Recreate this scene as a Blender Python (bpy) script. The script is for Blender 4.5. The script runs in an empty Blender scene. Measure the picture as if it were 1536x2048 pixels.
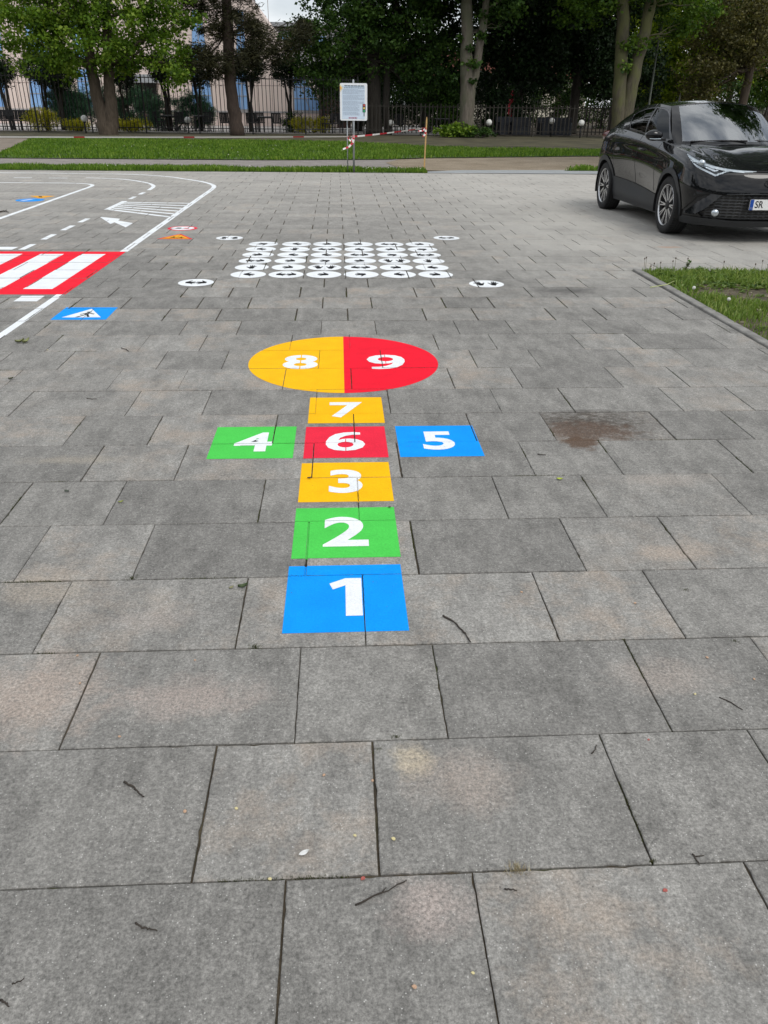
import bpy, bmesh, math, random
import numpy as np
from mathutils import Vector, Matrix, geometry
random.seed(7); RNG = np.random.default_rng(7)
SC = bpy.context.scene
COL = SC.collection
PI = math.pi

# ---------------------------------------------------------------- camera (metres, x right, y away, z up)
CAM_H = 1.4686
PITCH, YAW, ROLL, FPX = 0.484162, 0.0578888, 0.0120131, 1557.5
_f = Vector((math.sin(YAW)*math.cos(PITCH), math.cos(YAW)*math.cos(PITCH), -math.sin(PITCH)))
_r = Vector((math.cos(YAW), -math.sin(YAW), 0)); _u = _r.cross(_f)
CR = math.cos(ROLL)*_r + math.sin(ROLL)*_u
CU = -math.sin(ROLL)*_r + math.cos(ROLL)*_u
CF = _f
cam = bpy.data.cameras.new('camera'); camo = bpy.data.objects.new('camera', cam); COL.objects.link(camo)
M = Matrix((CR, CU, -CF)).transposed().to_4x4(); M.translation = (0, 0, CAM_H)
camo.matrix_world = M
cam.sensor_fit = 'VERTICAL'; cam.sensor_height = 24; cam.lens = FPX/2048*24
cam.clip_start = 0.05; cam.clip_end = 3000
SC.camera = camo

# ---------------------------------------------------------------- sky and sun: bright overcast
SUN_EL, SUN_AZ = math.radians(54), math.radians(145)      # azimuth clockwise from +y
w = bpy.data.worlds.new('World'); SC.world = w; w.use_nodes = True
nt = w.node_tree; nt.nodes.clear()
N = nt.nodes.new
out = N('ShaderNodeOutputWorld'); bg = N('ShaderNodeBackground'); sky = N('ShaderNodeTexSky')
sky.sky_type = 'NISHITA'; sky.sun_disc = False; sky.sun_elevation = SUN_EL; sky.sun_rotation = SUN_AZ
sky.altitude = 200; sky.dust_density = 2.5; sky.ozone_density = 1.2
tc = N('ShaderNodeTexCoord'); mp = N('ShaderNodeMapping'); mp.inputs['Scale'].default_value = (1, 1, 2.6)
ns = N('ShaderNodeTexNoise'); ns.inputs['Scale'].default_value = 2.2; ns.inputs['Detail'].default_value = 6; ns.inputs['Roughness'].default_value = .55
rp = N('ShaderNodeValToRGB'); rp.color_ramp.elements[0].position = .36; rp.color_ramp.elements[1].position = .60
rp.color_ramp.elements[0].color = (.60, .60, .60, 1); rp.color_ramp.elements[1].color = (.97, .97, .97, 1)
ns2 = N('ShaderNodeTexNoise'); ns2.inputs['Scale'].default_value = 4.5; ns2.inputs['Detail'].default_value = 5
cl = N('ShaderNodeValToRGB'); cl.color_ramp.elements[0].position = .35; cl.color_ramp.elements[1].position = .62
cl.color_ramp.elements[0].color = (5.4, 5.8, 6.3, 1); cl.color_ramp.elements[1].color = (11.0, 11.2, 11.4, 1)
mx = N('ShaderNodeMixRGB')
nt.links.new(tc.outputs['Generated'], mp.inputs['Vector']); nt.links.new(mp.outputs[0], ns.inputs['Vector']); nt.links.new(mp.outputs[0], ns2.inputs['Vector'])
nt.links.new(ns.outputs['Fac'], rp.inputs[0]); nt.links.new(rp.outputs[0], mx.inputs[0]); nt.links.new(ns2.outputs['Fac'], cl.inputs[0])
nt.links.new(sky.outputs[0], mx.inputs[1]); nt.links.new(cl.outputs[0], mx.inputs[2]); nt.links.new(mx.outputs[0], bg.inputs[0])
bg.inputs[1].default_value = 0.10
nt.links.new(bg.outputs[0], out.inputs[0])
sun = bpy.data.lights.new('sun', 'SUN'); sun.energy = 1.25; sun.angle = math.radians(24); sun.color = (1, .965, .91)
suno = bpy.data.objects.new('sun', sun); COL.objects.link(suno)
sd = Vector((math.sin(SUN_AZ)*math.cos(SUN_EL), math.cos(SUN_AZ)*math.cos(SUN_EL), math.sin(SUN_EL)))
suno.rotation_euler = sd.to_track_quat('Z', 'Y').to_euler(); suno.location = sd*50
SC.view_settings.view_transform = 'Standard'; SC.view_settings.look = 'None'
SC.view_settings.exposure = 0.25; SC.view_settings.gamma = 1
SC.cycles.max_bounces = 6; SC.cycles.transparent_max_bounces = 8; SC.cycles.diffuse_bounces = 3; SC.cycles.use_denoising = True

# ---------------------------------------------------------------- measuring helpers (photo pixel -> ground / depth plane)
def ray(px, py): return CF + CR*((px-768)/FPX) - CU*((py-1024)/FPX)
def G(px, py, z=0.0):
    d = ray(px, py); t = (z-CAM_H)/d.z
    return (d.x*t, d.y*t)
def A(px, py, Y):
    d = ray(px, py); t = Y/d.y
    return Vector((d.x*t, Y, CAM_H+d.z*t))

# ---------------------------------------------------------------- mesh helpers
class MB:
    def __init__(s): s.v = []; s.f = []; s.m = []
    def add(s, vs, fs, mi=0):
        o = len(s.v); s.v.extend([tuple(p) for p in vs]); s.f.extend([tuple(i+o for i in f) for f in fs]); s.m.extend([mi]*len(fs)); return s
    def box(s, c, d, rot=None, mi=0, taper=1.0):
        hx, hy, hz = d[0]/2, d[1]/2, d[2]/2
        vs = [Vector((x*(taper if z > 0 else 1), y*(taper if z > 0 else 1), z)) for z in (-hz, hz) for x, y in ((-hx, -hy), (hx, -hy), (hx, hy), (-hx, hy))]
        if rot is not None: vs = [rot @ v for v in vs]
        vs = [v+Vector(c) for v in vs]
        return s.add(vs, [(3, 2, 1, 0), (4, 5, 6, 7), (0, 1, 5, 4), (1, 2, 6, 5), (2, 3, 7, 6), (3, 0, 4, 7)], mi)
    def tube(s, pts, rad, n=8, caps=True, mi=0):
        pts = [Vector(p) for p in pts]; k = len(pts)
        if not hasattr(rad, '__len__'): rad = [rad]*k
        rings = []; ref = None
        for i, p in enumerate(pts):
            d = (pts[min(i+1, k-1)]-pts[max(i-1, 0)]).normalized()
            if ref is None: ref = d.orthogonal().normalized()
            a = (ref-d*ref.dot(d)).normalized(); ref = a; b = d.cross(a)
            rings.append([p+(a*math.cos(2*PI*j/n)+b*math.sin(2*PI*j/n))*rad[i] for j in range(n)])
        vs = [v for r in rings for v in r]
        fs = [(i*n+j, i*n+(j+1) % n, (i+1)*n+(j+1) % n, (i+1)*n+j) for i in range(k-1) for j in range(n)]
        if caps: fs += [tuple(range(n-1, -1, -1)), tuple(range((k-1)*n, k*n))]
        return s.add(vs, fs, mi)
    def lathe(s, prof, c=(0, 0, 0), n=16, axis='z', mi=0):
        vs = []
        for (r, z) in prof:
            for j in range(n):
                a = 2*PI*j/n; p = (r*math.cos(a), r*math.sin(a), z)
                if axis == 'x': p = (z, r*math.cos(a), r*math.sin(a))
                if axis == 'y': p = (r*math.cos(a), z, r*math.sin(a))
                vs.append((p[0]+c[0], p[1]+c[1], p[2]+c[2]))
        fs = [(i*n+j, i*n+(j+1) % n, (i+1)*n+(j+1) % n, (i+1)*n+j) for i in range(len(prof)-1) for j in range(n)]
        return s.add(vs, fs, mi)
    def ball(s, c, r, n=10, mi=0):
        if not hasattr(r, '__len__'): r = (r, r, r)
        m = n//2+1; vs = []
        for i in range(m+1):
            t = PI*i/m
            for j in range(n):
                a = 2*PI*j/n; vs.append((c[0]+r[0]*math.sin(t)*math.cos(a), c[1]+r[1]*math.sin(t)*math.sin(a), c[2]+r[2]*math.cos(t)))
        fs = [(i*n+j, (i+1)*n+j, (i+1)*n+(j+1) % n, i*n+(j+1) % n) for i in range(m) for j in range(n)]
        return s.add(vs, fs, mi)
    def build(s, name, mat, parent=None, smooth=False):
        me = bpy.data.meshes.new(name); me.from_pydata(s.v, [], s.f)
        mats = mat if isinstance(mat, (list, tuple)) else [mat]
        for m in mats: me.materials.append(m)
        if len(mats) > 1: me.polygons.foreach_set('material_index', s.m)
        if smooth: me.polygons.foreach_set('use_smooth', [True]*len(me.polygons))
        me.update()
        o = bpy.data.objects.new(name, me); COL.objects.link(o)
        if parent is not None: o.parent = parent
        return o

def npmesh(name, V, F, mat, parent=None, attr=None, smooth=False):
    """fast mesh from numpy: V (n,3), F (m,k) all faces the same size"""
    V = np.asarray(V, np.float32); F = np.asarray(F, np.int32); m, k = F.shape
    me = bpy.data.meshes.new(name)
    me.vertices.add(len(V)); me.vertices.foreach_set('co', V.ravel())
    me.loops.add(m*k); me.loops.foreach_set('vertex_index', F.ravel())
    me.polygons.add(m); me.polygons.foreach_set('loop_start', np.arange(0, m*k, k, dtype=np.int32))
    if smooth: me.polygons.foreach_set('use_smooth', np.ones(m, bool))
    for mm in (mat if isinstance(mat, (list, tuple)) else [mat]): me.materials.append(mm)
    if attr is not None:
        a = me.attributes.new('v', 'FLOAT', 'FACE'); a.data.foreach_set('value', np.asarray(attr, np.float32))
    me.update(calc_edges=True)
    o = bpy.data.objects.new(name, me); COL.objects.link(o)
    if parent is not None: o.parent = parent
    return o

def tag(o, label=None, cat=None, group=None, kind=None):
    if label: o['label'] = label
    if cat: o['category'] = cat
    if group: o['group'] = group
    if kind: o['kind'] = kind
    return o
def thing(name, loc=(0, 0, 0), label=None, cat=None, group=None, rz=0.0):
    o = bpy.data.objects.new(name, None); o.empty_display_size = .1; COL.objects.link(o)
    o.location = loc; o.rotation_euler = (0, 0, rz)
    return tag(o, label, cat, group)
def copy_tree(o, parent=None):
    c = o.copy(); COL.objects.link(c)
    if parent is not None: c.parent = parent
    for ch in list(o.children): copy_tree(ch, c)
    return c
def poly_sheet(name, pts, z, mat, kind="structure"):
    bm = bmesh.new(); vs = [bm.verts.new((p[0], p[1], z)) for p in pts]; bm.faces.new(vs)
    bmesh.ops.recalc_face_normals(bm, faces=bm.faces)
    for f in bm.faces:
        if f.normal.z < 0: f.normal_flip()
    me = bpy.data.meshes.new(name); bm.to_mesh(me); bm.free(); me.materials.append(mat)
    o = bpy.data.objects.new(name, me); COL.objects.link(o); o['kind'] = kind
    return o

# ---------------------------------------------------------------- materials
def newmat(name):
    m = bpy.data.materials.new(name); m.use_nodes = True; t = m.node_tree
    return m, t, t.nodes['Principled BSDF']
def nn(t, typ, **kw):
    n = t.nodes.new(typ)
    for k, v in kw.items():
        if k in n.inputs: n.inputs[k].default_value = v
        else: setattr(n, k, v)
    return n
def coords(t, scale=None):
    c = nn(t, 'ShaderNodeTexCoord')
    if scale is None: return c.outputs['Object']
    m = nn(t, 'ShaderNodeMapping'); m.inputs['Scale'].default_value = scale
    t.links.new(c.outputs['Object'], m.inputs[0]); return m.outputs[0]
def noise(t, vec, scale, detail=3, rough=.55):
    n = nn(t, 'ShaderNodeTexNoise'); n.inputs['Scale'].default_value = scale; n.inputs['Detail'].default_value = detail; n.inputs['Roughness'].default_value = rough
    t.links.new(vec, n.inputs['Vector']); return n.outputs['Fac']
def ramp(t, fac, stops):
    r = nn(t, 'ShaderNodeValToRGB'); e = r.color_ramp.elements
    while len(e) < len(stops): e.new(.5)
    for i, (p, c) in enumerate(stops):
        e[i].position = p; e[i].color = (c, c, c, 1) if not hasattr(c, '__len__') else tuple(c)+(1,)
    t.links.new(fac, r.inputs[0]); return r.outputs[0]
def mixc(t, fac, a, b, mode='MIX'):
    m = nn(t, 'ShaderNodeMixRGB', blend_type=mode)
    for i, x in ((0, fac), (1, a), (2, b)):
        if hasattr(x, 'is_output') or isinstance(x, bpy.types.NodeSocket): t.links.new(x, m.inputs[i])
        elif i == 0: m.inputs[0].default_value = x
        else: m.inputs[i].default_value = (x, x, x, 1) if not hasattr(x, '__len__') else tuple(x)+(1,)
    return m.outputs[0]
def mth(t, op, a, b=None, clamp=False):
    m = nn(t, 'ShaderNodeMath', operation=op, use_clamp=clamp)
    for i, x in ((0, a), (1, b)):
        if x is None: continue
        if isinstance(x, bpy.types.NodeSocket): t.links.new(x, m.inputs[i])
        else: m.inputs[i].default_value = x
    return m.outputs[0]
def bumpn(t, b, h, strength=.3, dist=.01):
    n = nn(t, 'ShaderNodeBump'); n.inputs['Strength'].default_value = strength; n.inputs['Distance'].default_value = dist
    t.links.new(h, n.inputs['Height']); t.links.new(n.outputs[0], b.inputs['Normal'])
def pbr(name, col, rough=.6, metal=0, var=.15, scale=6, bump=0, bscale=60, spec=.5, coat=0):
    m, t, b = newmat(name); v = coords(t)
    nz = noise(t, v, scale, 4)
    lo = tuple(c*(1-var) for c in col); hi = tuple(min(1, c*(1+var)) for c in col)
    t.links.new(ramp(t, nz, [(.3, lo), (.7, hi)]), b.inputs['Base Color'])
    b.inputs['Roughness'].default_value = rough; b.inputs['Metallic'].default_value = metal
    b.inputs['Specular IOR Level'].default_value = spec
    if coat: b.inputs['Coat Weight'].default_value = coat; b.inputs['Coat Roughness'].default_value = .02
    if bump: bumpn(t, b, noise(t, v, bscale, 4), bump, .01)
    return m
def leafmat(name, dark, mid, light, transl=.35, rough=.55):
    m, t, b = newmat(name)
    at = nn(t, 'ShaderNodeAttribute', attribute_name='v')
    c = ramp(t, at.outputs['Fac'], [(0, dark), (.5, mid), (1, light)])
    t.links.new(c, b.inputs['Base Color']); b.inputs['Roughness'].default_value = rough; b.inputs['Specular IOR Level'].default_value = .3
    tr = nn(t, 'ShaderNodeBsdfTranslucent'); t.links.new(mixc(t, 1.0, c, (1.0, 1.0, .55), 'MULTIPLY'), tr.inputs[0])
    ms = nn(t, 'ShaderNodeMixShader'); ms.inputs[0].default_value = transl
    o = t.nodes['Material Output']
    t.links.new(b.outputs[0], ms.inputs[1]); t.links.new(tr.outputs[0], ms.inputs[2]); t.links.new(ms.outputs[0], o.inputs[0])
    return m
def barkmat(name, a, b_, moss=None):
    m, t, b = newmat(name); v = coords(t, (1, 1, .22))
    c = ramp(t, noise(t, v, 14, 6, .65), [(.3, a), (.7, b_)])
    if moss: c = mixc(t, ramp(t, noise(t, coords(t, (1, 1, .5)), 2.3, 3), [(.42, 0), (.62, .85)]), c, moss)
    t.links.new(c, b.inputs['Base Color']); b.inputs['Roughness'].default_value = .9
    bumpn(t, b, noise(t, v, 22, 5, .7), .8, .03)
    return m
# ================================================================ GROUND AND PAVEMENT
ROW0, ROWH = 1.1156, 0.400
KX0, KX1, KY = 2.925, 3.010, 7.915          # kerb round the near grass bed
m_earth = pbr('earth', (.085, .066, .045), .95, var=.45, scale=1.6, bump=.7, bscale=25)
poly_sheet('ground', [(-400, -400), (400, -400), (400, 600), (-400, 600)], -.05, m_earth)
m_bed, t, b = newmat('joint_sand'); v = coords(t)
c = ramp(t, noise(t, v, 9, 4), [(.35, (.032, .026, .018)), (.62, (.095, .074, .048))])
c = mixc(t, ramp(t, noise(t, v, 3.1, 3), [(.52, 0), (.66, .8)]), c, (.055, .075, .018))
t.links.new(c, b.inputs['Base Color']); b.inputs['Roughness'].default_value = 1; bumpn(t, b, noise(t, v, 90, 3), 1, .01)
poly_sheet('joint_bed', [(-16, -3), (KX0, -3), (KX0, KY+.03), (16, KY+.03), (16, 20.02), (-16, 20.02)], -.0075, m_bed)

m_slab, t, b = newmat('concrete_slab'); v = coords(t)
at = nn(t, 'ShaderNodeAttribute', attribute_name='v')
base = ramp(t, at.outputs['Fac'], [(0, (.184, .178, .165)), (.5, (.220, .213, .197)), (1, (.258, .250, .232))])
grain = ramp(t, noise(t, v, 120, 6, .85), [(.32, .42), (.5, .98), (.68, 1.65)])
c = mixc(t, 1, base, grain, 'MULTIPLY')
c = mixc(t, 1, c, ramp(t, noise(t, v, 46, 4, .7), [(.25, .74), (.75, 1.3)]), 'MULTIPLY')
c = mixc(t, 1, c, ramp(t, noise(t, coords(t, (1, .55, 1)), 7, 6, .68), [(.28, .68), (.5, 1.0), (.75, 1.30)]), 'MULTIPLY')
c = mixc(t, 1, c, ramp(t, noise(t, v, .55, 3, .6), [(.3, .90), (.7, 1.1)]), 'MULTIPLY')
c = mixc(t, 1, c, ramp(t, noise(t, coords(t, (1, .35, 1)), 17, 6, .75), [(.3, .84), (.5, 1), (.72, 1.22)]), 'MULTIPLY')
# worn beige patches, on some slabs only
wn = mth(t, 'MULTIPLY', ramp(t, noise(t, v, 3.1, 7, .74), [(.48, 0), (.72, 1)]), ramp(t, at.outputs['Fac'], [(.50, 0), (.75, .8)]))
c = mixc(t, wn, c, mixc(t, 1, (.37, .305, .245), grain, 'MULTIPLY'))
# pale flecks of aggregate and dark pores
vo = nn(t, 'ShaderNodeTexVoronoi'); vo.inputs['Scale'].default_value = 95; t.links.new(v, vo.inputs['Vector'])
fl = ramp(t, vo.outputs['Distance'], [(.10, 1), (.17, 0)])
sel = ramp(t, noise(t, v, 23, 3), [(.44, 0), (.56, 1)])
c = mixc(t, mth(t, 'MULTIPLY', mth(t, 'MULTIPLY', fl, sel), .75), c, (.60, .59, .56))
vo2 = nn(t, 'ShaderNodeTexVoronoi'); vo2.inputs['Scale'].default_value = 21; t.links.new(v, vo2.inputs['Vector'])
c = mixc(t, mth(t, 'MULTIPLY', ramp(t, vo2.outputs['Distance'], [(.03, 1), (.06, 0)]), .6), c, (.06, .055, .05))
# pale dust and painted grazing sheen towards the parked car
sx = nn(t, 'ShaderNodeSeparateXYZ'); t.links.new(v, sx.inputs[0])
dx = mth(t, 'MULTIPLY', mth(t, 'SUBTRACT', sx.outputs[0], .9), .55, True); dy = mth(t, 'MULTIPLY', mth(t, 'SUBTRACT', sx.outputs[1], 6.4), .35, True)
dust_sheen = mth(t, 'MULTIPLY', mth(t, 'MULTIPLY', dx, dy), ramp(t, noise(t, coords(t, (1, .6, 1)), 1.1, 5, .65), [(.30, .15), (.6, .8)]))
c = mixc(t, dust_sheen, c, mixc(t, 1, (.42, .405, .37), grain, 'MULTIPLY'))
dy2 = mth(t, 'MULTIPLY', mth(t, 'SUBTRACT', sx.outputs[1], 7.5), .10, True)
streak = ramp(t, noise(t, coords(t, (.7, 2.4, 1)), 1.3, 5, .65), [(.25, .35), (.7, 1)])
c = mixc(t, mth(t, 'MULTIPLY', mth(t, 'MULTIPLY', dy2, streak), .62), c, mixc(t, 1, (.50, .475, .435), grain, 'MULTIPLY'))  # far slabs paled in colour: grazing sheen along with dust
# scuffs: thin pale scratches
sc1 = ramp(t, noise(t, coords(t, (38, 2.2, 1)), 1.6, 4, .6), [(.70, 0), (.78, .35)])
c = mixc(t, sc1, c, (.45, .44, .42))
# dried mud left in the sunken slab, and a sooty swirl further off
def blot(cx, cy, rx, ry, seed, lo, hi):
    mpn = nn(t, 'ShaderNodeMapping'); mpn.inputs['Location'].default_value = (-cx/rx, -cy/ry, seed); mpn.inputs['Scale'].default_value = (1/rx, 1/ry, 1)
    t.links.new(v, mpn.inputs[0])
    ln = nn(t, 'ShaderNodeVectorMath', operation='LENGTH')
    flat = nn(t, 'ShaderNodeVectorMath', operation='MULTIPLY'); flat.inputs[1].default_value = (1, 1, 0)
    t.links.new(mpn.outputs[0], flat.inputs[0]); t.links.new(flat.outputs[0], ln.inputs[0])
    d = mth(t, 'ADD', ln.outputs['Value'], mth(t, 'MULTIPLY', mth(t, 'SUBTRACT', noise(t, v, 11, 6, .72), .5), 1.9))
    return ramp(t, d, [(lo, 1), (hi, 0)])
mott = ramp(t, noise(t, v, 60, 5, .75), [(.32, .5), (.56, 1)])
for px, py, rx, ry, col, k in ((830, 1520, .055, .055, (.46, .39, .28), .75), (930, 1560, .13, .10, (.36, .30, .255), .55), (860, 1810, .09, .07, (.40, .335, .30), .7), (60, 1390, .22, .17, (.38, .31, .26), .7), (380, 1395, .20, .09, (.38, .315, .275), .6),
                              (1340, 1105, .12, .06, (.40, .325, .26), .6), (1330, 1350, .16, .08, (.36, .31, .27), .55), (90, 1180, .16, .10, (.37, .32, .26), .6), (1330, 960, .24, .07, (.36, .32, .28), .5), (150, 920, .24, .05, (.35, .31, .25), .5), (300, 1240, .16, .06, (.34, .30, .27), .4)):
    gx_, gy_ = G(px, py); c = mixc(t, mth(t, 'MULTIPLY', mth(t, 'MULTIPLY', blot(gx_, gy_, rx*1.25, ry*1.25, px*.1, .30, 1.5), mott), k*.95), c, mixc(t, 1, col, grain, 'MULTIPLY'))
wet = mth(t, 'GREATER_THAN', at.outputs['Fac'], 1.5)
rough_mud = mth(t, 'MULTIPLY', ramp(t, noise(t, coords(t, (1, 1.6, 1)), 20, 7, .8), [(.46, 1), (.58, .42)]), ramp(t, blot(1.27, 3.76, .36, .22, 9, .35, 1.5), [(0, .45), (1, 1)]))
c = mixc(t, mth(t, 'MULTIPLY', wet, rough_mud), c, mixc(t, 1, (.070, .058, .047), grain, 'MULTIPLY'))
m1 = mth(t, 'MULTIPLY', mth(t, 'MULTIPLY', blot(1.24, 3.64, .34, .16, 0, .55, .95), ramp(t, noise(t, v, 70, 5, .8), [(.36, .35), (.52, 1)])), wet)
c = mixc(t, mth(t, 'MULTIPLY', m1, .85), c, mixc(t, 1, (.100, .064, .044), grain, 'MULTIPLY'))
m2 = blot(1.17, 3.50, .12, .14, 3, .45, .80)
c = mixc(t, mth(t, 'MULTIPLY', m2, .9), c, mixc(t, 1, (.095, .058, .036), grain, 'MULTIPLY'))
m5 = blot(1.30, 3.93, .25, .03, 4, .2, 1.1)
c = mixc(t, mth(t, 'MULTIPLY', m5, .6), c, (.06, .052, .045))
m3 = blot(2.02, 6.98, .36, .20, 5, .25, 1.0)
c = mixc(t, mth(t, 'MULTIPLY', m3, .72), c, (.075, .072, .068))
m4 = blot(3.85, 9.35, .22, .07, 7, .3, .9)
c = mixc(t, mth(t, 'MULTIPLY', m4, .5), c, (.40, .20, .10))
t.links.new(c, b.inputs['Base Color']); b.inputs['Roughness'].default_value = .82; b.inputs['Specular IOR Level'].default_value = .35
bumpn(t, b, noise(t, v, 170, 4, .7), .35, .004)

SLABS = {}            # row -> list of (x0, x1, y0, y1, z)
V, F, AT = [], [], []
rs = random.Random(11)
for k in range(-9, 48):
    ph = (.265 if k % 2 == 0 else .065)-.001*k
    y0 = ROW0+(k-1)*ROWH; y1 = y0+ROWH; row = []
    for n in range(-17, 17):
        for (a, wd) in ((ph+n, .6), (ph+n+.6, .4)):
            x0, x1 = a, a+wd
            if y0 < KY-.05:
                if x0 > KX0-.02: continue
                x1 = min(x1, KX0)
            if x1-x0 < .03: continue
            g, gy = (rs.uniform(.0010, .0030), rs.uniform(.0015, .0030)) if k < 13 else (rs.uniform(.0030, .0062), rs.uniform(.0035, .0065))      # the far joints have washed out wider
            j = lambda s=.0011: rs.uniform(-s, s)
            z = rs.uniform(-.0009, .0009)
            mud = k == 7 and abs(x0-1.058) < .06          # one sunken slab that holds mud
            if mud: z = -.0035
            q = (x0+g+j(), x1-g+j(), y0+gy+j(), y1-gy+j(), z)
            row.append(q)
            X0, X1, Y0, Y1, Z = q; bv = .0028
            near = k < 15 and -4.5 < x0 < 4.5
            P_ = []
            for (ax, ay, bx, by) in ((X0, Y0, X1, Y0), (X1, Y0, X1, Y1), (X1, Y1, X0, Y1), (X0, Y1, X0, Y0)):
                m = int(max(abs(bx-ax), abs(by-ay))/.022) if near else 1
                for i in range(m):
                    f = i/m; d = rs.uniform(-.0009, .0005) if near and i else 0.0
                    if near and i and rs.random() < .06: d -= rs.uniform(.001, .0035)      # chipped arris
                    x_, y_ = ax+(bx-ax)*f, ay+(by-ay)*f
                    if ax == bx: x_ += d if ax == X1 else -d
                    else: y_ += d if ay == Y1 else -d
                    P_.append((x_, y_))
            m = len(P_); o = len(V); cx, cy = (X0+X1)/2, (Y0+Y1)/2
            V += [(x_, y_, -.03) for x_, y_ in P_]+[(x_, y_, Z-bv*.75) for x_, y_ in P_]
            V += [(x_+(bv if x_ < X0+.006 else -bv if x_ > X1-.006 else 0), y_+(bv if y_ < Y0+.006 else -bv if y_ > Y1-.006 else 0), Z) for x_, y_ in P_]
            F.append(tuple(range(o+2*m, o+3*m)))
            for i in range(m):
                i2 = (i+1) % m; F.append((o+m+i, o+m+i2, o+2*m+i2, o+2*m+i)); F.append((o+i, o+i2, o+m+i2, o+m+i))
            AT += [2.0 if mud else min(1, max(0, rs.gauss(.45, .27)))]*(2*m+1)
    SLABS[k] = row
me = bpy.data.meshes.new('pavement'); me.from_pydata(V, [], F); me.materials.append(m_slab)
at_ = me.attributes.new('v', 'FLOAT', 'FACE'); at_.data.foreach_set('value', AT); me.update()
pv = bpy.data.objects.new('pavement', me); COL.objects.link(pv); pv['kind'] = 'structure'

# ---------------------------------------------------------------- PAINT: sheets clipped slab by slab, so joints cut through them
def clip(poly, x0, x1, y0, y1):
    for ax, val, sgn in ((0, x0, 1), (0, x1, -1), (1, y0, 1), (1, y1, -1)):
        o = []; n = len(poly)
        for i in range(n):
            a, b_ = poly[i], poly[(i+1) % n]; da = sgn*(a[ax]-val); db = sgn*(b_[ax]-val)
            if da >= 0: o.append(a)
            if (da >= 0) != (db >= 0):
                q = da/(da-db); o.append((a[0]+(b_[0]-a[0])*q, a[1]+(b_[1]-a[1])*q))
        poly = o
        if len(poly) < 3: return []
    ar = sum(poly[i][0]*poly[(i+1) % len(poly)][1]-poly[(i+1) % len(poly)][0]*poly[i][1] for i in range(len(poly)))
    return poly if abs(ar) > 2e-7 else []
def tris_of(pts):
    tr = geometry.tessellate_polygon([[Vector((p[0], p[1], 0)) for p in pts]])
    return [[tuple(pts[i][:2]) for i in q] for q in tr]
def painted(name, tris, mat, zo, parent=None, origin=(0, 0), fill=.9):
    """lay convex pieces (world x, y) on the slabs; the joints stay open, most of the lengthwise ones with paint run into them"""
    V, F = [], []; ox, oy = origin
    rj = random.Random(len(tris)*31+int(abs(tris[0][0][0])*1000))
    for tr in tris:
        xa, xb = min(p[0] for p in tr), max(p[0] for p in tr); ya, yb = min(p[1] for p in tr), max(p[1] for p in tr)
        for k in range(int(math.floor((ya-ROW0)/ROWH)), int(math.floor((yb-ROW0)/ROWH))+3):
            row = SLABS.get(k, [])
            for i, s in enumerate(row):
                if s[1] < xa or s[0] > xb or s[3] < ya or s[2] > yb: continue
                c = clip(tr, s[0]+.0005, s[1]-.0005, s[2]+.0005, s[3]-.0005)
                if c: o = len(V); V += [(p[0]-ox, p[1]-oy, s[4]+zo) for p in c]; F.append(tuple(range(o, o+len(c))))
                hh = int(s[0]*977+k*131) % 100/100.0
                if i+1 < len(row) and hh < .3:
                    c = clip(tr, s[1]-.0005, row[i+1][0]+.0005, s[2], s[3])
                    if c: o = len(V); V += [(p[0]-ox, p[1]-oy, s[4]-.004+zo) for p in c]; F.append(tuple(range(o, o+len(c))))
            if row:
                yj = row[0][3]
                c = clip(tr, -99, 99, yj-.0015, yj+.0065)
                if c and (k*37 % 100)/100.0 < fill: o = len(V); V += [(p[0]-ox, p[1]-oy, -.0012+zo) for p in c]; F.append(tuple(range(o, o+len(c))))
    me = bpy.data.meshes.new(name); me.from_pydata(V, [], F); me.materials.append(mat)
    for p in me.polygons:
        if p.normal.z < 0: p.flip()
    ob = bpy.data.objects.new(name, me); COL.objects.link(ob)
    if parent is not None: ob.parent = parent
    return ob
def paintmat(name, col, worn=.5):
    m, t, b = newmat(name); v = coords(t)
    c = mixc(t, 1, col, ramp(t, noise(t, v, 9, 4), [(.3, .93), (.7, 1.05)]), 'MULTIPLY')
    c = mixc(t, 1, c, ramp(t, noise(t, v, 140, 4, .75), [(.3, .84), (.7, 1.10)]), 'MULTIPLY')
    vo = nn(t, 'ShaderNodeTexVoronoi'); vo.inputs['Scale'].default_value = 30; t.links.new(v, vo.inputs['Vector'])
    sp = mth(t, 'MULTIPLY', ramp(t, vo.outputs['Distance'], [(.05, 1), (.10, 0)]), ramp(t, noise(t, v, 6, 2), [(.46, 0), (.56, worn)]))
    c = mixc(t, sp, c, (.09, .085, .075))
    thin = ramp(t, noise(t, coords(t, (1, 2.2, 1)), 19, 6, .72), [(.66, 0), (.76, .45)])
    c = mixc(t, thin, c, (.22, .215, .20))
    t.links.new(c, b.inputs['Base Color']); b.inputs['Roughness'].default_value = .75; b.inputs['Specular IOR Level'].default_value = .12
    bumpn(t, b, noise(t, v, 170, 4, .7), .22, .003)
    return m
P_WHITE = paintmat('white_paint', (.80, .83, .85), .45); P_BLUE = paintmat('blue_paint', (.002, .30, .90)); P_GREEN = paintmat('green_paint', (.075, .58, .085))
P_YEL = paintmat('yellow_paint', (.93, .49, .003)); P_RED = paintmat('red_paint', (.86, .008, .030)); P_ROSE = paintmat('light_red_paint', (.80, .022, .055)); P_BLACK = paintmat('black_paint', (.010, .010, .011), 0)
P_ORANGE = paintmat('orange_paint', (.85, .40, .02))

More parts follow.
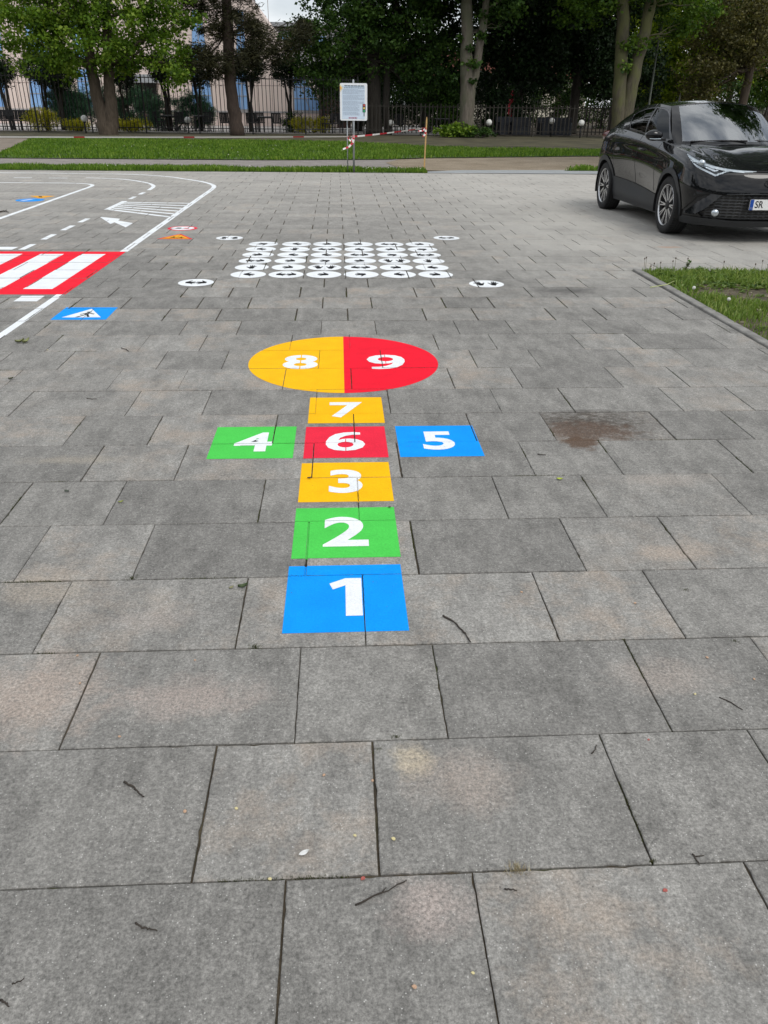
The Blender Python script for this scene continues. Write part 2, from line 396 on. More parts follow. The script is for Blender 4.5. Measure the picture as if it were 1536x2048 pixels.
def rect(x0, x1, y0, y1): return [[(x0, y0), (x1, y0), (x1, y1), (x0, y1)]]
def disc(cx, cy, r, a0=0, a1=2*PI, n=48):
    pts = [(cx+r*math.cos(a0+(a1-a0)*i/n), cy+r*math.sin(a0+(a1-a0)*i/n)) for i in range(n+1)]
    return [[(cx, cy), pts[i], pts[i+1]] for i in range(n)]
def strip(pts, wd):
    """band of constant width along a polyline"""
    out = []; L = []; R = []
    n = len(pts)
    for i in range(n):
        a = Vector(pts[max(0, i-1)]); b_ = Vector(pts[min(n-1, i+1)]); d = (b_-a).normalized(); nr = Vector((-d.y, d.x))*wd/2; p = Vector(pts[i])
        L.append(tuple(p+nr)); R.append(tuple(p-nr))
    for i in range(n-1): out.append([L[i], R[i], R[i+1], L[i+1]])
    return out
def glyph(ch, cx, cy, h, wide=1.0, slits=(), bold=.03):
    cu = bpy.data.curves.new('tmp', 'FONT'); cu.body = ch; cu.size = 1; cu.offset = bold; cu.resolution_u = 6
    ob = bpy.data.objects.new('tmp', cu); COL.objects.link(ob)
    dg = bpy.context.evaluated_depsgraph_get(); me = bpy.data.meshes.new_from_object(ob.evaluated_get(dg))
    vs = [v.co.copy() for v in me.vertices]; fs = [tuple(p.vertices) for p in me.polygons]
    bpy.data.objects.remove(ob); bpy.data.curves.remove(cu); bpy.data.meshes.remove(me)
    xa, xb = min(v.x for v in vs), max(v.x for v in vs); ya, yb = min(v.y for v in vs), max(v.y for v in vs)
    s = h/(yb-ya); out = []
    for f in fs:
        q = [(cx+(vs[i].x-(xa+xb)/2)*s*wide, cy+(vs[i].y-(ya+yb)/2)*s) for i in f]
        for tr in ([q] if len(q) == 3 else tris_of(q)): out.append(tr)
    for (ax, val, lo, hi, g) in slits:      # stencil bridges: remove a thin band
        res = []
        for tr in out:
            if ax == 0:
                for bx in ((-99, cx+val-g, -99, 99), (cx+val+g, 99, -99, 99), (cx+val-g, cx+val+g, -99, cy+lo), (cx+val-g, cx+val+g, cy+hi, 99)):
                    c = clip(tr, *bx)
                    if c: res.append(c)
            else:
                for bx in ((-99, 99, -99, cy+val-g), (-99, 99, cy+val+g, 99), (-99, cx+lo, cy+val-g, cy+val+g), (cx+hi, 99, cy+val-g, cy+val+g)):
                    c = clip(tr, *bx)
                    if c: res.append(c)
        out = res
    return out
ZP = .0009
def NINE(cx, cy, h, six):
    """bold 9 with a curved tail (turned half round: 6), with a stencil bridge through the bowl"""
    o = [(-.31, -.37), (-.31, -.49), (-.16, -.515), (.04, -.49), (.22, -.40), (.34, -.24), (.405, -.02), (.41, .16), (.36, .33), (.23, .455), (.02, .505), (-.19, .465), (-.34, .345), (-.40, .17), (-.355, -.005), (-.23, -.12), (-.07, -.155), (.07, -.13), (.155, -.07), (.11, -.20), (-.01, -.31), (-.15, -.365)]
    hole = [(.005+.165*math.cos(2*PI*i/16), .175+.155*math.sin(2*PI*i/16)) for i in range(16)]
    f = -1 if six else 1
    L_ = [[Vector((cx+f*x*h, cy+f*y*h, 0)) for x, y in lp] for lp in (o, hole)]; al_ = L_[0]+L_[1]; out = []
    for q in geometry.tessellate_polygon(L_):
        tr = [tuple(al_[i][:2]) for i in q]
        for x0, x1 in ((-99, cx-.0022), (cx+.0022, 99)):
            c = clip(tr, x0, x1, -99, 99)
            if c: out.append(c)
        c = clip(tr, cx-.0022, cx+.0022, *((cy+.12*h, 99) if six else (-99, cy-.25*h)))
        if c: out.append(c)
    return out
def square(num, cx, cy, mat, colname, where, slits=(), gx=0):
    o = painted('hopscotch_square', rect(cx-.199, cx+.199, cy-.198, cy+.198), mat, ZP)
    tag(o, f'{colname} painted hopscotch square with the white number {num}, {where}', 'hopscotch square', 'numbered hopscotch fields')
    if num == '1':
        painted('number', [[(cx-.003+gx, cy-.112), (cx+.052+gx, cy-.112), (cx+.052+gx, cy+.112), (cx-.003+gx, cy+.112)], [(cx-.003+gx, cy+.068), (cx-.003+gx, cy+.112), (cx-.058+gx, cy+.080), (cx-.046+gx, cy+.043)]], P_WHITE, ZP*2, o)
    else:
        d = painted('number', (NINE(cx+gx, cy, .235, True) if num == '6' else glyph(num, cx+gx, cy, .235, 1.12, slits)), P_WHITE, ZP*2, o)
    return o
square('1', .000, 2.183, P_BLUE, 'blue', 'nearest of the row', gx=.004)
square('2', .005, 2.631, P_GREEN, 'green', 'between blue 1 and yellow 3')
square('3', .009, 3.081, P_YEL, 'yellow', 'between green 2 and red 6')
square('6', .013, 3.531, P_ROSE, 'red', 'in the middle of the cross', slits=((0, -.004, -.3, .02, .0022),))
square('4', -.434, 3.538, P_GREEN, 'green', 'left arm of the cross', slits=((1, -.045, -.06, .01, .002),))
square('5', .466, 3.532, P_BLUE, 'blue', 'right arm of the cross')
square('7', .019, 3.976, P_YEL, 'yellow', 'just below the round field')
o = painted('hopscotch_half_circle', disc(.012, 4.852, .602, PI/2, 3*PI/2, 40), P_YEL, ZP)
tag(o, 'yellow painted half circle with the white number 8', 'hopscotch field', 'numbered hopscotch fields')
painted('number', glyph('8', -.262, 4.852, .30, 1.12, ((0, 0, -.3, .3, .0035),)), P_WHITE, ZP*2, o)
o = painted('hopscotch_half_circle', disc(.012, 4.852, .602, -PI/2, PI/2, 40), P_RED, ZP)
tag(o, 'red painted half circle with the white number 9', 'hopscotch field', 'numbered hopscotch fields')
painted('number', NINE(.280, 4.848, .30, False), P_WHITE, ZP*2, o)

# hand-print circles
HAND = [(-.30, -.80), (.30, -.80), (.45, -.30), (.52, .10), (.86, .60), (.72, .70), (.36, .28), (.46, .98), (.28, 1.02), (.15, .34), (.08, 1.14), (-.09, 1.14), (-.11, .34), (-.28, 1.02), (-.44, .96), (-.35, .22), (-.44, -.05), (-.92, .30), (-1.03, .16), (-.52, -.45)]
def hand(cx, cy, s, rot, mir=False):
    P_ = [(-x if mir else x, y) for x, y in HAND]
    if mir: P_.reverse()
    c, n = math.cos(rot), math.sin(rot)
    return tris_of([(cx+(x*c-y*n)*s*.055, cy+(x*n+y*c)*s*.095) for x, y in P_])      # drawn stretched away from the viewer, as such paint often is
GD = {'U': 'one hand pointing up', 'L': 'one hand pointing left', 'R': 'one hand pointing right', 'J': 'one thumb-down hand', 'PU': 'two hands pointing up', 'PS': 'two facing hands', 'PD': 'two hands pointing down'}
def circle(cx, cy, code, where, group, r=.168):
    o = painted('hand_print_circle', disc(cx, cy, r, n=36), P_WHITE, ZP)
    tag(o, f'white circle with {GD[code]}, {where}', 'floor circle', group)
    s = 1.0; hs = []
    if code == 'U': hs = [hand(cx, cy, s, 0)]
    if code == 'L': hs = [hand(cx, cy, s, PI/2+.15)]
    if code == 'J': hs = [hand(cx, cy, s, PI/2-.1, True)]
    if code == 'R': hs = [hand(cx, cy, s, -PI/2-.15)]
    if code == 'PU': hs = [hand(cx-.066, cy, s, .25, True), hand(cx+.066, cy, s, -.25)]
    if code == 'PD': hs = [hand(cx-.066, cy, s, PI+.2), hand(cx+.066, cy, s, PI-.2, True)]
    if code == 'PS': hs = [hand(cx-.055, cy, s*.9, -PI/2), hand(cx+.055, cy, s*.9, PI/2, True)]
    for q in hs: painted('hand_print', q, P_BLACK, ZP*2, o)
CODES = ['R PS J L R J', 'U J PU PS J R', 'PS J L J PU U', 'J R R PS L PS', 'R U PS R J L', 'L R J J PS J']
ORD = ['first', 'second', 'third', 'fourth', 'fifth', 'sixth']
for r_ in range(6):
    cy = 7.700+.3615*r_
    for c_, code in enumerate(CODES[r_].split()):
        circle(-.880+.3598*c_+.003*r_*(1 if c_ else -.5), cy, code, f'{ORD[c_]} from left in {ORD[r_]} row from front', 'grid of hand-print circles')
circle(-1.314, 7.323, 'PS', 'apart at the front left corner of the grid', 'corner hand-print circles', .16)
circle(1.340, 7.258, 'PU', 'apart at the front right corner of the grid', 'corner hand-print circles', .16)
circle(-1.332, 9.945, 'PD', 'apart beyond the back left corner', 'corner hand-print circles', .16)
circle(1.309, 9.998, 'PS', 'apart beyond the back right corner', 'corner hand-print circles', .16)

# toy-street lines on the left
def line(name, tr, label, cat='road marking', group=None, mat=None): return tag(painted(name, tr, mat or P_WHITE, ZP), label, cat, group)
arc = [(-5.298, 19.098), (-4.534, 18.994), (-3.699, 18.49), (-3.25, 17.95), (-2.826, 17.41), (-2.527, 16.81), (-2.40, 16.30), (-2.372, 15.7)]
def smooth(p, n=4):
    o = []
    for i in range(len(p)-1):
        a, b_, c, d = p[max(0, i-1)], p[i], p[i+1], p[min(len(p)-1, i+2)]
        for j in range(n):
            q = j/n; o.append(tuple(.5*(2*b_[k]+(c[k]-a[k])*q+(2*a[k]-5*b_[k]+4*c[k]-d[k])*q*q+(3*b_[k]-a[k]-3*c[k]+d[k])*q**3) for k in (0, 1)))
    return o+[p[-1]]
line('edge_line', strip([(-14, 19.25), (-10, 19.22), (-7.5, 19.18)]+smooth(arc)+[(-2.368, 12.3), (-2.355, 8.965)], .085), 'long white edge line curving round the far corner of the toy street')
line('edge_line', strip([(-2.372, 6.83), (-2.375, 5.6), (-2.378, 4.6), (-2.38, 3.0)], .062), 'white edge line running towards the viewer below the red crossing')
line('inner_line', strip([(-4.66, 6.2), (-4.665, 11.5), (-4.68, 13.9)]+smooth([(-4.69, 15.4), (-4.70, 16.2), (-4.78, 16.55), (-5.02, 16.78), (-5.4, 16.86)])+[(-6.6, 16.87), (-14, 16.9)], .075), 'white inner line with a tight bend at the far end')
line('middle_line', strip(smooth([(-5.315, 18.06), (-5.01, 18.0), (-4.424, 17.74), (-3.85, 17.05), (-3.60, 16.5), (-3.52, 16.1), (-3.485, 15.56)]), .075), 'curved white middle line round the far bend')
ND = ['nearest', 'second nearest', 'third nearest', 'fourth nearest', 'fifth nearest', 'sixth nearest']
for i, (y0, y1) in enumerate(((9.07, 9.452), (9.79, 10.19), (10.53, 10.95), (11.26, 11.645), (14.11, 14.475), (14.83, 15.185))):
    line('centre_dash', rect(-3.520, -3.448, y0, y1), f'short white centre dash of the toy street, {ND[i]} of six', group='white centre dashes')
for i, (x0, x1) in enumerate(((-6.045, -5.665), (-6.761, -6.385), (-7.48, -7.10))):
    line('centre_dash', rect(x0, x1, 17.92, 17.995), ['white dash of the far straight next to the curved middle line', 'second white dash of the far straight from the curved line', 'white dash of the far straight farthest from the curved line'][i], group='white dashes of the far straight')
hy = [((-3.44, 13.56), (-2.40, 13.49)), ((-3.44, 13.27), (-2.40, 13.16)), ((-3.43, 13.06), (-2.41, 12.87)), ((-3.43, 12.89), (-2.42, 12.57)), ((-3.43, 12.74), (-2.42, 12.23)), ((-3.43, 12.62), (-2.41, 11.85))]
hy = [((-3.445, 13.62-.19*i), (-2.405, 13.53-.335*i)) for i in range(6)]
tr = rect(-3.535, -3.445, 12.66, 13.79)
for a, b_ in hy: tr += strip([a, b_], .085)
line('hatched_island', tr, 'white hatched island of slanting bars behind the arrow')
line('direction_arrow', tris_of([(-3.372, 11.83), (-3.041, 11.11), (-3.030, 11.275), (-2.772, 10.815), (-2.768, 11.20), (-3.020, 11.44), (-3.046, 11.64)]), 'white arrow pointing away to the left in front of the hatched island')
line('give_way_bar', rect(-2.67, -2.482, 6.572, 6.772), 'small white block just below the red crossing')
line('stop_bar', rect(-4.3, -3.582, 9.07, 9.26), 'white bar across the lane beyond the red crossing')
tr = rect(-6.2, -2.33, 6.825, 8.955)
tr = []
xs = [(-2.756, -2.506), (-3.188, -2.944), (-3.62, -3.376), (-4.052, -3.808), (-4.484, -4.24), (-4.916, -4.672)]
edges = [-2.33]
for a, b_ in xs: edges += [b_, a]
edges.append(-5.2)
for i in range(0, len(edges), 2): tr += rect(edges[i+1], edges[i], 7.04, 8.808)
tr += rect(-5.2, -2.33, 6.825, 7.04)+rect(-5.2, -2.33, 8.808, 8.955)
cw = line('zebra_crossing', tr, 'red pedestrian crossing with broad white stripes', 'zebra crossing', mat=P_RED)
for a, b_ in xs: painted('stripe', rect(a+.0005, b_-.0005, 7.0405, 8.8075), P_WHITE, ZP, cw)

# little road signs painted on the slabs
def walker(cx, cy, s):
    q = lambda *p: [(cx+x*s, cy+y*s) for x, y in p]
    return [q((-.10, .20), (.14, .26), (.16, -.10), (-.04, -.10)), q((-.04, -.105), (.07, -.105), (-.22, -.62), (-.36, -.62)), q((.075, -.105), (.16, -.105), (.34, -.56), (.22, -.60)),
            q((.165, .22), (.165, .10), (.40, -.06), (.44, .06)), q((-.105, .20), (-.30, -.04), (-.24, -.10), (-.08, .06))]+disc(cx+.05*s, cy+.42*s, .13*s, n=12)
o = painted('painted_crossing_sign', [[(-2.178, 5.958), (-1.768, 5.958), (-1.776, 6.356), (-2.180, 6.356)]], P_BLUE, ZP)
tag(o, 'blue painted square with a white triangle and a black walking figure', 'painted road sign', 'small road signs painted on the slabs')
painted('triangle', [[(-2.115, 6.025), (-1.822, 6.025), (-1.966, 6.303)]], P_WHITE, ZP*2, o)
painted('walking_figure', walker(-1.962, 6.125, .15), P_BLACK, ZP*3, o)
def tri3(cx, cy, w2, h, inset):
    a = [(cx-w2, cy), (cx+w2, cy), (cx, cy+h)]
    g = Vector((cx, cy+h/3)); return a, [tuple(g+(Vector(p)-g)*inset) for p in a]
a, b_ = tri3(-1.968, 9.845, .215, .41, .80)
o = painted('painted_warning_sign', [a], P_RED, ZP)
tag(o, 'yellow painted warning triangle with red border and two black figures', 'painted road sign', 'small road signs painted on the slabs')
painted('field', [b_], P_ORANGE, ZP*2, o)
painted('figure', walker(-2.01, 9.965, .11), P_BLACK, ZP*3, o); painted('figure', walker(-1.92, 9.955, .11), P_BLACK, ZP*3, o)
o = painted('painted_ban_sign', disc(-2.030, 10.735, .19), P_ROSE, ZP)
tag(o, 'round painted sign with red ring, white field, one black and one red car', 'painted road sign', 'small road signs painted on the slabs')
painted('field', disc(-2.030, 10.735, .150), P_WHITE, ZP*2, o)
painted('black_car', [[(-2.12, 10.70), (-2.045, 10.70), (-2.05, 10.78), (-2.10, 10.78)]], P_BLACK, ZP*3, o)
painted('red_car', [[(-2.015, 10.70), (-1.94, 10.70), (-1.955, 10.76), (-2.00, 10.76)]], P_ROSE, ZP*3, o)
o = painted('painted_round_sign', disc(-5.03, 13.87, .22), P_BLUE, ZP)
tag(o, 'round blue painted sign with a white bar beyond the inner line', 'painted road sign', 'small road signs painted on the slabs')
painted('bar', [[(-5.17, 13.80), (-5.10, 13.78), (-5.0, 13.95), (-5.07, 13.97)]], P_WHITE, ZP*2, o)
a = [(-4.82, 14.50), (-5.26, 14.50), (-4.95, 14.115)]
o = painted('painted_triangle_sign', [a], P_ORANGE, ZP)
tag(o, 'yellow painted triangle touching the round blue painted sign', 'painted road sign', 'small road signs painted on the slabs')
painted('figure', [[(-5.08, 14.42), (-5.02, 14.42), (-4.98, 14.30), (-5.02, 14.28)]], P_BLACK, ZP*2, o)
# ================================================================ FAR GROUND
m_grass_soil = pbr('turf_soil', (.055, .090, .018), .95, var=.5, scale=2.2, bump=.6, bscale=40)
m_asphalt = pbr('path_asphalt', (.235, .212, .195), .9, var=.16, scale=3, bump=.4, bscale=120)
m_gravel, t, b = newmat('sandy_gravel'); v = coords(t)
c = mixc(t, 1, ramp(t, noise(t, v, 1.1, 4), [(.3, (.235, .185, .125)), (.7, (.33, .27, .195))]), ramp(t, noise(t, v, 26, 4, .8), [(.25, .62), (.75, 1.32)]), 'MULTIPLY')
t.links.new(c, b.inputs['Base Color']); b.inputs['Roughness'].default_value = .95; bumpn(t, b, noise(t, v, 30, 4, .8), 1, .03)
m_band = pbr('concrete_band', (.30, .315, .32), .8, var=.10, scale=2, bump=.2)
m_dirt = pbr('brown_dirt', (.078, .070, .038), .95, var=.5, scale=.9, bump=.6, bscale=12)  # dark brownish soil up to the fence
m_terr = pbr('terrace_paving', (.46, .43, .40), .85, var=.12, scale=2)
def gp(*px): return [G(*p) for p in px]
poly_sheet('park_soil', [(-60, 19.9), (60, 19.9), (60, 46), (-60, 46)], -.030, m_dirt)
poly_sheet('path', [(-40, 20.9), (2.6, 20.9), (2.6, 25.2), (-40, 24.6)], -.018, m_asphalt)
poly_sheet('gravel_area', [(1.55, 21.6), (2.2, 20.9), (30, 20.9), (30, 27.6), (8, 27.2), (2.6, 25.6), (1.75, 25.0), (1.3, 23.6)], -.010, m_gravel)
poly_sheet('concrete_band', [(2.10, 20.03), (16, 20.4), (16, 21.6), (6.4, 21.35), (3.0, 21.0), (2.15, 20.5)], -.003, m_band)
poly_sheet('turf_base', [(-40, 20.03), (2.08, 20.03), (2.1, 21.0), (-40, 21.35)], -.004, m_grass_soil)
LAWN = [(-9.6, 24.2)]+[(-2, 24.25), (1.4, 24.9), (2.4, 25.7), (8, 27.3), (30, 27.7), (30, 30.5), (10, 30.6), (5, 31.5), (2.0, 33.8), (0.2, 35.6), (-7.7, 36.2), (-12.6, 36.4)]
poly_sheet('lawn', LAWN, .000, m_grass_soil)
poly_sheet('side_path', [(-40, 24.5), (-9.7, 24.2), (-12.75, 36.4), (-40, 36.4)], -.006, pbr('side_path_gravel', (.21, .175, .14), .95, var=.2, scale=2, bump=.4))
poly_sheet('terrace', [(-40, 45), (6.5, 45), (7.5, 64), (-40, 64)], -.010, m_terr)
poly_sheet('turf_base', [(5.62, 21.0), (16, 21.3), (16, 22.4), (6.5, 22.1)], -.001, m_grass_soil)

def inpoly(P, xs, ys):
    r = np.zeros(len(xs), bool); n = len(P); j = n-1
    for i in range(n):
        xi, yi = P[i]; xj, yj = P[j]
        c = ((yi > ys) != (yj > ys)) & (xs < (xj-xi)*(ys-yi)/(yj-yi+1e-12)+xi); r ^= c; j = i
    return r
def vnoise(x, y, s, seed):
    g = np.random.default_rng(seed).random((64, 64)); x = x*s; y = y*s
    xi = np.floor(x).astype(int); yi = np.floor(y).astype(int); fx = x-xi; fy = y-yi; fx = fx*fx*(3-2*fx); fy = fy*fy*(3-2*fy)
    a = g[xi % 64, yi % 64]; b_ = g[(xi+1) % 64, yi % 64]; c = g[xi % 64, (yi+1) % 64]; d = g[(xi+1) % 64, (yi+1) % 64]
    return (a*(1-fx)+b_*fx)*(1-fy)+(c*(1-fx)+d*fx)*fy
def blades(name, poly, n, h, wd, mat, seed, thin=None, z0=0.0, lean=.55):
    r = np.random.default_rng(seed); P = np.array(poly)
    x = r.uniform(P[:, 0].min(), P[:, 0].max(), n); y = r.uniform(P[:, 1].min(), P[:, 1].max(), n)
    k = inpoly(poly, x, y); x, y = x[k], y[k]
    den = vnoise(x, y, 1.3, seed+1)*.6+vnoise(x, y, 4.1, seed+2)*.4
    keep = r.random(len(x)) < (np.clip((den-.15)*2.6, .25, 1) if thin is None else thin(x, y, den))
    x, y, den = x[keep], y[keep], den[keep]; m = len(x)
    hh = h*r.uniform(.45, 1.25, m)*(.6+.7*den); a = r.uniform(0, 2*PI, m); la = r.uniform(0, 2*PI, m); ll = hh*r.uniform(.1, lean, m)
    ww = wd*r.uniform(.6, 1.4, m); cx, sx = np.cos(a)*ww, np.sin(a)*ww; lx, ly = np.cos(la)*ll, np.sin(la)*ll
    V = np.zeros((m, 5, 3)); z = np.full(m, z0)
    V[:, 0] = np.c_[x-cx, y-sx, z]; V[:, 1] = np.c_[x+cx, y+sx, z]
    V[:, 2] = np.c_[x+cx*.8+lx*.35, y+sx*.8+ly*.35, z+hh*.6]; V[:, 3] = np.c_[x-cx*.8+lx*.35, y-sx*.8+ly*.35, z+hh*.6]; V[:, 4] = np.c_[x+lx, y+ly, z+hh*.95]
    i = np.arange(m)[:, None]*5
    F = np.concatenate([i+[[0, 1, 2]], i+[[0, 2, 3]], i+[[3, 2, 4]]]); at = np.clip(r.normal(.42, .22, m)+.5*(den-.5), 0, 1)
    o = npmesh(name, V.reshape(-1, 3), F, mat, attr=np.tile(at, 3)); o['kind'] = 'stuff'; return o
m_gr = leafmat('grass_blades', (.050, .105, .010), (.125, .245, .020), (.30, .40, .07), .38)
m_gr2 = leafmat('near_grass_blades', (.075, .125, .022), (.18, .29, .050), (.42, .46, .17), .45)
tag(blades('grass', [(-13, 20.02), (2.1, 20.02), (2.12, 21.05), (-13, 21.35)], 26000, .085, .010, m_gr, 3), 'narrow strip of short grass along the edge of the paving')
tag(blades('grass', LAWN, 170000, .095, .014, m_gr, 5), 'green lawn between the path and the fence')
tag(blades('grass', [(5.62, 21.0), (9, 21.2), (9, 22.2), (6.5, 22.05)], 3000, .10, .012, m_gr, 8), 'patch of grass behind the parked car')
bedp = [(KX1-.012, 2.5), (5.6, 2.5), (5.6, KY-.07), (KX1-.012, KY-.07)]
# near grass bed with a bare patch
m_bare, t, b = newmat('bare_soil'); v = coords(t)
c = ramp(t, noise(t, v, 7, 5), [(.3, (.075, .062, .040)), (.5, (.12, .10, .065)), (.7, (.20, .165, .115))])
t.links.new(c, b.inputs['Base Color']); b.inputs['Roughness'].default_value = 1; bumpn(t, b, noise(t, v, 45, 5, .7), 1, .03)
poly_sheet('flower_bed_soil', [(KX1, -2.5), (9, -2.5), (9, KY-.06), (KX1, KY-.06)], -.004, m_bare)
def bare(x, y, den):
    q1, q2 = G(1462, 578), G(1530, 598); d = ((x-q1[0])/.34)**2+((y-q1[1])/.26)**2; d2 = ((x-q2[0])/.34)**2+((y-q2[1])/.26)**2
    near = np.minimum(d, d2)+(vnoise(x, y, 3.5, 91)-.5)*1.3
    return np.clip(near-.45, .03, 1)*np.clip((den-.28)*3.2, .22, 1)
tag(blades('grass', bedp, 60000, .062, .0042, m_gr2, 12, bare, -.004, .9), 'green grass in the bed behind the kerb on the right')
def rosettes(name, n, poly, seed, size, mat, wide=.32, thin=None):
    """low broad-leaved weeds: leaves springing from a centre"""
    r = np.random.default_rng(seed); P = np.array(poly); V = []; AT = []
    while n > 0:
        x, y = r.uniform(P[:, 0].min(), P[:, 0].max()), r.uniform(P[:, 1].min(), P[:, 1].max()); n -= 1
        k = r.integers(4, 9); s0 = size*r.uniform(.6, 1.3)
        for q in range(k):
            a = r.uniform(0, 2*PI); L = s0*r.uniform(.6, 1.2); up = r.uniform(.15, .9); d = np.array([math.cos(a), math.sin(a), 0]); e = np.array([-d[1], d[0], 0])
            p0 = np.array([x, y, 0.0]); m = p0+d*L*.55+[0, 0, L*up*.6]; tip = p0+d*L+[0, 0, L*up*.5]
            V += [p0, m+e*L*wide*.5, tip, m-e*L*wide*.5]; AT.append(np.clip(r.normal(.5, .25), 0, 1))
    V = np.array(V); i = np.arange(len(V)//4)[:, None]*4
    return npmesh(name, V, np.concatenate([i+[[0, 1, 2]], i+[[0, 2, 3]]]), mat, attr=np.tile(AT, 2))
m_weed = leafmat('weed_leaves', (.06, .11, .025), (.13, .21, .05), (.28, .36, .13), .35)
ws = rosettes('weeds', 330, [(KX1+.03, 7.0), (4.8, 7.0), (4.8, KY-.09), (KX1+.03, KY-.09)], 31, .068, m_weed); tag(ws, 'broad-leaved weeds at the back of the grass bed', kind='stuff')
ws = rosettes('weeds', 260, [(KX1+.03, 4.6), (4.7, 4.6), (4.7, 7.0), (KX1+.03, 7.0)], 33, .040, m_weed); tag(ws, 'broad-leaved weeds among the grass of the bed', kind='stuff')
m_dry = leafmat('dry_bits', (.25, .18, .10), (.42, .36, .24), (.62, .60, .50), .2)
ws = rosettes('dry_leaves', 420, [(KX1+.03, 4.8), (4.7, 4.8), (4.7, KY-.1), (KX1+.03, KY-.1)], 35, .022, m_dry); tag(ws, 'pale dry bits lying in the grass bed', kind='stuff')
# daisies as pale dots on the far grass
r = np.random.default_rng(41); V = []; F = []
for i in range(46):
    x, y = (r.uniform(-9, 2), r.uniform(20.1, 21.0)) if i < 22 else (r.uniform(-9, 1.5), r.uniform(24.5, 31))
    s = r.uniform(.012, .022); o_ = len(V); z = .07; V += [(x-s, y, z), (x, y-s, z+.01), (x+s, y, z), (x, y+s, z+.01), (x, y, z+.02)]; F += [(o_, o_+1, o_+4), (o_+1, o_+2, o_+4), (o_+2, o_+3, o_+4), (o_+3, o_, o_+4)]
m_daisy = pbr('daisy_petals', (.75, .72, .62), .7, var=.1)
tag(npmesh('daisies', V, F, m_daisy), 'white daisies scattered over the grass', kind='stuff')

# kerb stones round the bed
m_kerb = pbr('kerb_stone', (.225, .218, .203), .85, var=.28, scale=9, bump=.4, bscale=120)
kb = MB()
y = KY+.06
def kbox(x0, x1, y0, y1, z1):
    bv = .006
    kb.add([(x0, y0, -.05), (x1, y0, -.05), (x1, y1, -.05), (x0, y1, -.05), (x0, y0, z1-bv), (x1, y0, z1-bv), (x1, y1, z1-bv), (x0, y1, z1-bv), (x0+bv, y0+bv, z1), (x1-bv, y0+bv, z1), (x1-bv, y1-bv, z1), (x0+bv, y1-bv, z1)],
           [(8, 9, 10, 11)]+[(4+i, 4+(i+1) % 4, 8+(i+1) % 4, 8+i) for i in range(4)]+[(i, (i+1) % 4, 4+(i+1) % 4, 4+i) for i in range(4)])
y = KY
for i in range(12):
    j = rs.uniform(-.003, .003); kbox(KX0+.006+j, KX1-.004+j, y-.995, y-.002, .016+rs.uniform(-.004, .004)); y -= 1.0
x = KX1+.004
for i in range(10): kbox(x, x+.995, KY-.062, KY-.004, .010+rs.uniform(-.003, .003)); x += 1.0
ko = kb.build('kerb', m_kerb); ko['kind'] = 'structure'

# dandelion clocks / seed stalks at the back edge
m_stalk = pbr('plant_stalk', (.13, .12, .06), .7, var=.2); m_head = pbr('spent_flower_head', (.10, .075, .05), .9, var=.3); m_clock = pbr('dandelion_fluff', (.62, .62, .58), .9, var=.08)
m_leafy = leafmat('herb_leaves', (.045, .10, .02), (.075, .16, .03), (.13, .24, .06), .3)
stalks = [(1288, 540, 517), (1291, 540, 514), (1302, 541, 531), (1306, 541, 528), (1320, 541, 525), (1345, 541, 521), (1349, 541, 517), (1373, 541, 517), (1446, 541, 522), (1508, 540, 528), (1523, 540, 520)]
names = ['leftmost', 'second from left', 'third from left', 'fourth from left', 'fifth from left', 'sixth from left', 'seventh from left', 'beside the herb', 'lone one mid-bed', 'second from right', 'rightmost']
for i, (px, pb, pt) in enumerate(stalks):
    y = KY-.10-.03*(i % 3); d = ray(px, pb); x = d.x/d.y*y; ht = (pb-pt)/1740*7.9*1.05+.02
    th = thing('seed_stalk', (x, y, 0), f'thin dried flower stalk at the back of the grass bed, {names[i]}', 'seed stalk', 'dried flower stalks at the back of the bed')
    bend = rs.uniform(-.012, .012)
    MB().tube([(0, 0, -.005), (bend*.4, 0, ht*.5), (bend, 0, ht)], [.0022, .0018, .0014], 5).build('stalk', m_stalk, th)
    MB().ball((bend, 0, ht+.004), (.0065, .0065, .011), 7).build('flower_head', m_head, th)
def dandelion(px, py, name_):
    x, y = G(px, py); th = thing('dandelion_clock', (x, y, 0), name_, 'dandelion', 'dandelion clocks in the bed')
    MB().tube([(0, 0, 0), (.003, 0, .08)], .0025, 5).build('stalk', m_stalk, th); MB().ball((.003, 0, .095), .015, 10).build('fluffy_head', m_clock, th)
dandelion(1452, 622, 'round white dandelion clock in the middle of the grass'); dandelion(1383, 598, 'white dandelion clock near the kerb by the yellow stalk')
dandelion(1532, 548, 'white dandelion clock at the right edge of the photo')
def herb(px, py, h, sp, label):
    x, y = G(px, py); th = thing('leafy_herb', (x, min(y, KY-.1), 0), label, 'plant')
    m_ = MB(); r = random.Random(px)
    V = []; AT = []
    for k in range(4):
        a = r.uniform(0, 6.28); tp = Vector((math.cos(a)*sp*.4, math.sin(a)*sp*.25, h*r.uniform(.6, 1)))
        m_.tube([(0, 0, 0), tp*.5+Vector((0, 0, h*.1)), tp], [.003, .0025, .002], 5)
        for q in range(9):
            c = tp*r.uniform(.5, 1.05); d = Vector((r.uniform(-1, 1), r.uniform(-1, 1), r.uniform(-.2, .6))).normalized(); L = r.uniform(.02, .038); e = d.cross(Vector((0, 0, 1))).normalized()*L*.42
            V += [c, c+d*L*.5+e, c+d*L, c+d*L*.5-e]; AT.append(r.uniform(.2, .9))
    m_.build('stem', m_stalk, th); V = np.array([tuple(p) for p in V]); i = np.arange(len(V)//4)[:, None]*4
    npmesh('foliage', V, np.concatenate([i+[[0, 1, 2]], i+[[0, 2, 3]]]), m_leafy, th, attr=np.tile(AT, 2))
